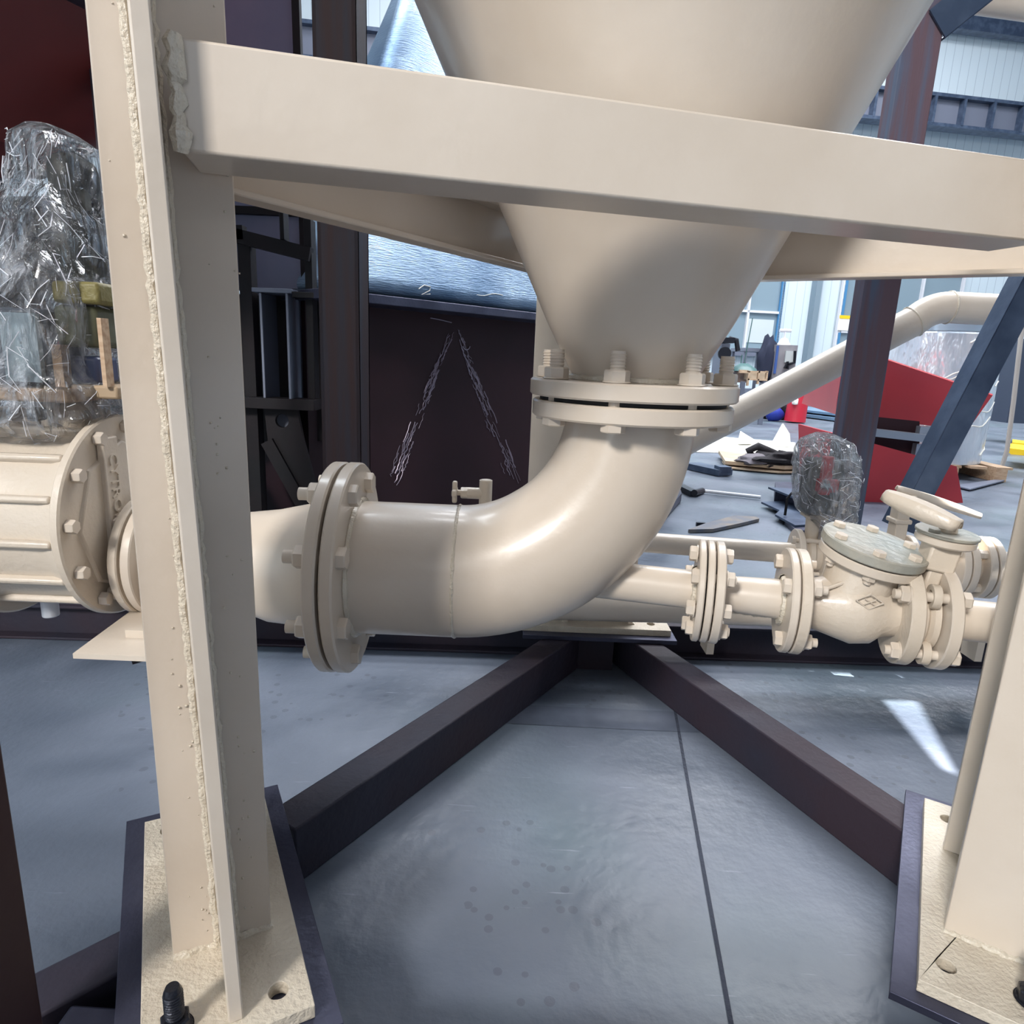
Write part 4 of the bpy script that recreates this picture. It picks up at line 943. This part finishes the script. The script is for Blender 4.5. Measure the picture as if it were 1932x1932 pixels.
# dark lifting brackets on the floor
def floorbox(name, pix, h, m, label, cat, z=0, group=None):
    b = MB(); pts_ = [PZ(x, y, z) for x, y in pix]; b.slab([pts_], (0, 0, h)); return tag(obj(name, b, m), label, cat, group)
Yl = PZ(1490, 985, 0).y
lb = thing('lifting_bracket', 'dark steel brackets with loop handles on the floor before the wrapped bundle', 'bracket', PZ(1490, 985, 0))
def lslab(pix, zz_, th_, m=BLUES):
    b = MB(); b.slab([[PZ(x, y, zz_) for x, y in pix]], (0, 0, th_)); return obj('plate', b, m, lb)
lslab([(1449, 922), (1505, 926), (1560, 940), (1520, 950)], .10, .012); lslab([(1460, 930), (1540, 932), (1535, 952), (1460, 948)], .02, .08, DARKP)
lslab([(1436, 950), (1480, 948), (1530, 962), (1560, 975), (1470, 966)], .025, .012); lslab([(1462, 974), (1475, 962), (1540, 975), (1540, 992), (1500, 995)], .03, .012); lslab([(1480, 990), (1545, 985), (1545, 1012), (1500, 1010)], .001, .029, DARKP)
b = MB()
for x, y in ((1494, 926), (1481, 972)):
    p = PZ(x, y, .05); b.tube([p, p + V((0, 0, .10)), p + V((.02, 0, .13)), p + V((.14, .02, .13)), p + V((.16, .02, .10)), p + V((.16, .02, 0))], .008, 8)
obj('loop_handle', b, BLACKS, lb)
# flat cardboard, black cloth, papers, sheets
b = MB(); b.slab([[PZ(x, y, .04) for x, y in ((1355, 855), (1410, 862), (1500, 858), (1540, 884), (1480, 886), (1368, 876))]], (0, 0, .03)); cb_ = tag(obj('cardboard', b, CARD), 'flattened brown cardboard lying on the floor under black cloth', 'cardboard')
b = MB(); b.slab([[PZ(x, y, .012) for x, y in ((1362, 872), (1405, 880), (1500, 885), (1540, 893), (1470, 893), (1372, 884))]], (0, 0, .012)); obj('lower_sheet', b, CARD, cb_)
b = MB(); c = PZ(1475, 868, .10); b.blob(c, (.26, .16, .07), 3, .5, 4); b.tube([PZ(1420, 862, .1), PZ(1413, 850, .16), PZ(1430, 842, .2), PZ(1452, 852, .16), PZ(1475, 862, .12)], .035, 10); tag(obj('black_cloth', b, BLKF, smooth=80), 'crumpled black fabric with a loop lying on cardboard', 'cloth')
b = MB(); c = PZ(1425, 868, .09); b.blob(c, (.16, .12, .05), 5, .4, 3); tag(obj('grey_cloth', b, mat('grey_fabric', (112, 108, 114), .9), smooth=80), 'grey fabric heap left of the crumpled black cloth', 'cloth')
b = MB(); b.slab([[PZ(x, y, .002) for x, y in ((1270, 838), (1325, 820), (1375, 826), (1500, 836), (1505, 853), (1400, 856), (1270, 852))]], (0, 0, .006)); tag(obj('white_sheet', b, PAPER), 'long white packing sheet lying flat behind the cardboard', 'sheet')
b = MB(); p0, p1, p2, p3 = PZ(1455, 842, .01), PZ(1492, 844, .01), PZ(1484, 825, .2), PZ(1474, 812, .3); b.slab([[p0, p1, V((p1.x - .03, p1.y, .16)), V(((p0.x + p1.x) / 2, p0.y, .27))]], (0, .04, 0)); tag(obj('folded_paper', b, PAPER), 'upright folded white paper peak behind the black cloth', 'paper')
b = MB(); b.slab([[PZ(1392, 838, .02), PZ(1420, 838, .02), PZ(1396, 822, .02)]], (0, .0, .06)); tag(obj('paper_scrap', b, PAPER), 'white paper scrap standing left of the black cloth', 'paper')
b = MB(); b.bar(PZ(1305, 878, .03), PZ(1369, 892, .03), .16, .05); b.bar(PZ(1358, 883, .055), PZ(1369, 887, .055), .10, .05); tag(obj('steel_channel', b, BLUES), 'short blue-grey steel channel piece on the floor right of the elbow', 'channel')
b = MB(); b.cyl(PZ(1325, 926, .02), PZ(1435, 938, .02), .012); md = tag(obj('metal_rod', b, WHITE), 'thin bright metal rod with dark handle lying on the floor', 'rod')
b = MB(); b.bar(PZ(1283, 919, .02), PZ(1310, 932, .02), .06, .04); b.cyl(PZ(1310, 930, .03), PZ(1325, 926, .02), .022); obj('handle', b, BLKB, md, 'dark handle')
b = MB(); b.slab([[PZ(x, y, .004) for x, y in ((1298, 1005), (1330, 993), (1385, 978), (1428, 980), (1432, 984), (1400, 992), (1345, 1004))]], (0, 0, .018)); tag(obj('timber_offcut', b, mat('weathered_wood', (92, 96, 106), .7, col2=(120, 112, 104), nscale=10)), 'thin weathered timber offcut on the floor behind the rear pipe', 'timber')
b = MB(); c = PZ(1322, 989, .01); b.box(c, (.05, .02, .02)); tag(obj('steel_scrap', b, BLKB), 'tiny dark metal scrap above the timber offcut', 'scrap')
b = MB(); b.slab([[PZ(x, y, .012) for x, y in ((1230, 1000), (1282, 935), (1285, 945), (1250, 985))]], (0, 0, .05)); tag(obj('dark_offcut', b, DARKP), 'dark plate offcut against the right edge of the elbow', 'offcut')
# far workshop clutter
Wd = PZ(1530, 790, 0)
b = MB(); b.slab([[PZ(x, y, .10) for x, y in ((1452, 768), (1500, 768), (1590, 780), (1590, 786), (1500, 775))]], (0, 0, .04)); b.slab([[PZ(x, y, .02) for x, y in ((1458, 772), (1500, 771), (1595, 785), (1600, 797), (1505, 785))]], (0, 0, .05)); tag(obj('sheet_stack', b, BLUED), 'stack of light blue sheet metal on the floor by the far clutter', 'sheets')
b = MB(); b.box(PZ(1560, 784, .05), (.5, .12, .1)); tag(obj('angle_offcut', b, ZINC), 'small bright metal offcut right of the blue sheet stack', 'offcut')
def far(x0, y0, x1, y1, Y, dep): return pbox(x0, y0, x1, y1, Y, dep)
b = MB(); c = P(1487, 752, 11.5); b.blob((c.x, c.y + .3, .28), (.34, .25, .36), 2, .5, 3); tag(obj('black_bags', b, BLKF, smooth=70), 'heap of black bags on the floor below the diagonal pipe', 'bag')
b = MB(); b.cyl((P(1506, 745, 11.2).x, 11.2, .02), P(1512, 722, 11.2), .17, .15); tag(obj('red_cylinder', b, REDB), 'small red cylinder beside the black bags', 'cylinder')
b = far(1498, 752, 1507, 764, 11.0, .1); b.v = b.v; tag(obj('white_jug', b, PAPER, bevel=.02), 'small white jug in front of the red cylinder', 'jug')
b = MB(); c = P(1465, 757, 11.3); b.blob((c.x, c.y, .12), (.16, .1, .12), 6, .3, 2); tag(obj('blue_bag', b, mat('blue_bag', (40, 60, 160), .5), smooth=70), 'small blue bag left of the black bags', 'bag')
Yt = 12.3
tb = thing('work_table', 'grey steel work table against the far wall below the window', 'table', (P(1430, 700, Yt).x, Yt, 0))
a, c = P(1405, 655, Yt), P(1463, 655, Yt)
b = MB(); b.box(((a.x + c.x) / 2, Yt + .4, a.z - .04), (c.x - a.x, .8, .06)); obj('table_top', b, GREY, tb)
for x in (a.x + .04, c.x - .04):
    for y in (Yt + .05, Yt + .75): b = MB(); b.box((x, y, (a.z - .07) / 2), (.05, .05, a.z - .07)); obj('leg', b, GREY, tb)
b = MB(); c = P(1448, 680, Yt); b.blob((c.x - .06, Yt - .16, c.z), (.17, .10, .40), 9, .45, 3); tag(obj('dark_jacket', b, mat('navy_cloth', (36, 42, 62), .9), smooth=70), 'dark navy jacket hanging from the far work table', 'jacket')
cab = thing('gas_cart', 'grey steel cabinet cart with cable coils near the far wall', 'cart', (P(1487, 700, 12.0).x, 12.0, 0))
a, c = P(1465, 650, 12.0), P(1506, 650, 12.0); b = MB(); b.box(((a.x + c.x) / 2, 12.3, a.z / 2 + .03), (c.x - a.x, .6, a.z - .06)); obj('cabinet_body', b, mat('cart_grey', (124, 122, 128), .6, col2=(140, 138, 142), nscale=4), cab)
b = far(1482, 662, 1497, 684, 11.97, .03); obj('notice_panel', b, mat('pale_grey', (176, 182, 182), .6), cab)
b = far(1463, 652, 1467, 705, 11.97, .05); obj('blue_post', b, mat('blue_edge', (60, 90, 150), .5), cab)
b = MB(); q_ = [P(x, y, 11.96) for x, y in ((1500, 662), (1499, 684), (1484, 688), (1480, 694), (1486, 696), (1486, 682))]; b.tube(q_, .025, 6); obj('cable', b, BLKB, cab)
b = MB(); c = P(1479, 645, 12.2); b.cyl((c.x, c.y, a.z), (c.x, c.y, a.z + .12), .12, .05); b.cyl((c.x, c.y, a.z + .1), (c.x, c.y, a.z + .3), .02); b.tube([(c.x - .1, c.y, a.z + .25), (c.x + .1, c.y, a.z + .25)], .03, 8); tag(obj('gas_regulator', b, WHITE), 'white and red regulator fitting on top of the grey cart', 'regulator')
# tool grinder / welding column left of it
a, c = P(1362, 648, 10.5), P(1378, 648, 10.5)
gr = thing('pedestal_machine', 'grey pedestal machine with dark hood right behind the hopper neck', 'machine', (a.x, 10.5, 0))
b = MB(); b.box(((a.x + c.x) / 2, 10.7, a.z / 2), (c.x - a.x, .4, a.z)); obj('pedestal', b, GREY, gr)
b = MB(); b.disc(P(1366, 667, 10.49), (0, -1, 0), .10, .04); obj('wheel_guard', b, BLKB, gr)
b = MB(); b.box(((a.x + c.x) / 2, 10.7, a.z + .05), (c.x - a.x + .1, .5, .08)); b.tube([(c.x, 10.6, a.z + .08), (c.x + .12, 10.6, a.z + .06), (c.x + .16, 10.6, a.z - .1)], .04, 8); obj('hood', b, BLKB, gr)
wc = thing('wooden_cart', 'wooden crate frame on legs in front of the far work table', 'crate', (P(1425, 740, 10.3).x, 10.3, 0))
for x0, x1, y0, y1 in ((1410, 1448, 700, 703), (1410, 1448, 715, 718), (1411, 1414, 700, 728), (1430, 1433, 700, 725), (1446, 1449, 700, 715), (1396, 1412, 698, 704)):
    b = far(x0, y0, x1, y1, 10.3, .06); obj('slat', b, WOOD, wc)
b = far(1412, 702, 1447, 717, 10.5, .4); obj('load', b, CARD, wc)
b = far(1390, 699, 1412, 722, 10.7, .4); obj('side_box', b, mat('brown_box', (122, 104, 96), .7), wc)
for px in (1404, 1446):
    p = P(px, 720, 10.45); b = MB(); b.box((p.x, 10.5, p.z / 2), (.06, .06, p.z)); obj('leg', b, GREY, wc)
b = MB(); c = P(1403, 694, 10.8); b.lathe([(.22, 0), (.18, .05), (.06, .12)], c - V((0, 0, .05)), (0, 0, 1), 24); b.tube([c + V((0, 0, .06)), P(1420, 600, 10.8)], .008, 6); b.tube([c + V((-.05, 0, .06)), c + V((-.05, 0, .2))], .008, 6); tag(obj('green_lamp', b, mat('green_enamel', (70, 104, 104), .4)), 'green conical shade hanging above the wooden crate', 'lamp')
p_ = WP(1596, 612, .12); b = MB(); b.box(p_, (.42, .05, .30), (WD, WN, V((0, 0, 1)))); nb = tag(obj('notice_box', b, PAPER), 'small white notice box with yellow top beside the rusty post', 'box')
b = MB(); b.box(p_ + V((0, 0, .17)) - WN * .004, (.42, .06, .08), (WD, WN, V((0, 0, 1)))); obj('yellow_strip', b, YEL, nb, 'yellow top')
b = MB(); b.slab([[PZ(x, y, .14) for x, y in ((1903, 845), (1960, 852), (1960, 862), (1903, 855))]], (0, 0, .05)); b.slab([[PZ(x, y, .0) for x, y in ((1906, 850), (1960, 858), (1960, 862), (1906, 857))]], (0, 0, .14)); tag(obj('yellow_bar', b, YEL), 'yellow painted bar on the floor at the right edge', 'bar')
b = far(1915, 640, 1990, 800, 9.0, .6); b.v = [V((p.x, p.y, max(p.z, .01))) for p in b.v]; ob_ = tag(obj('dark_machine', b, mat('machine_blue', (56, 66, 84), .5)), 'dark blue machine beyond the wrapped roll at the right edge', 'machine')
b = MB(); b.slab([[PZ(x, y, .012) for x, y in ((1800, 918), (1890, 905), (1895, 908), (1830, 925))]], (0, 0, .01)); tag(obj('thin_plate', b, GREY), 'thin grey plate lying on the floor below the wrapped roll', 'plate')
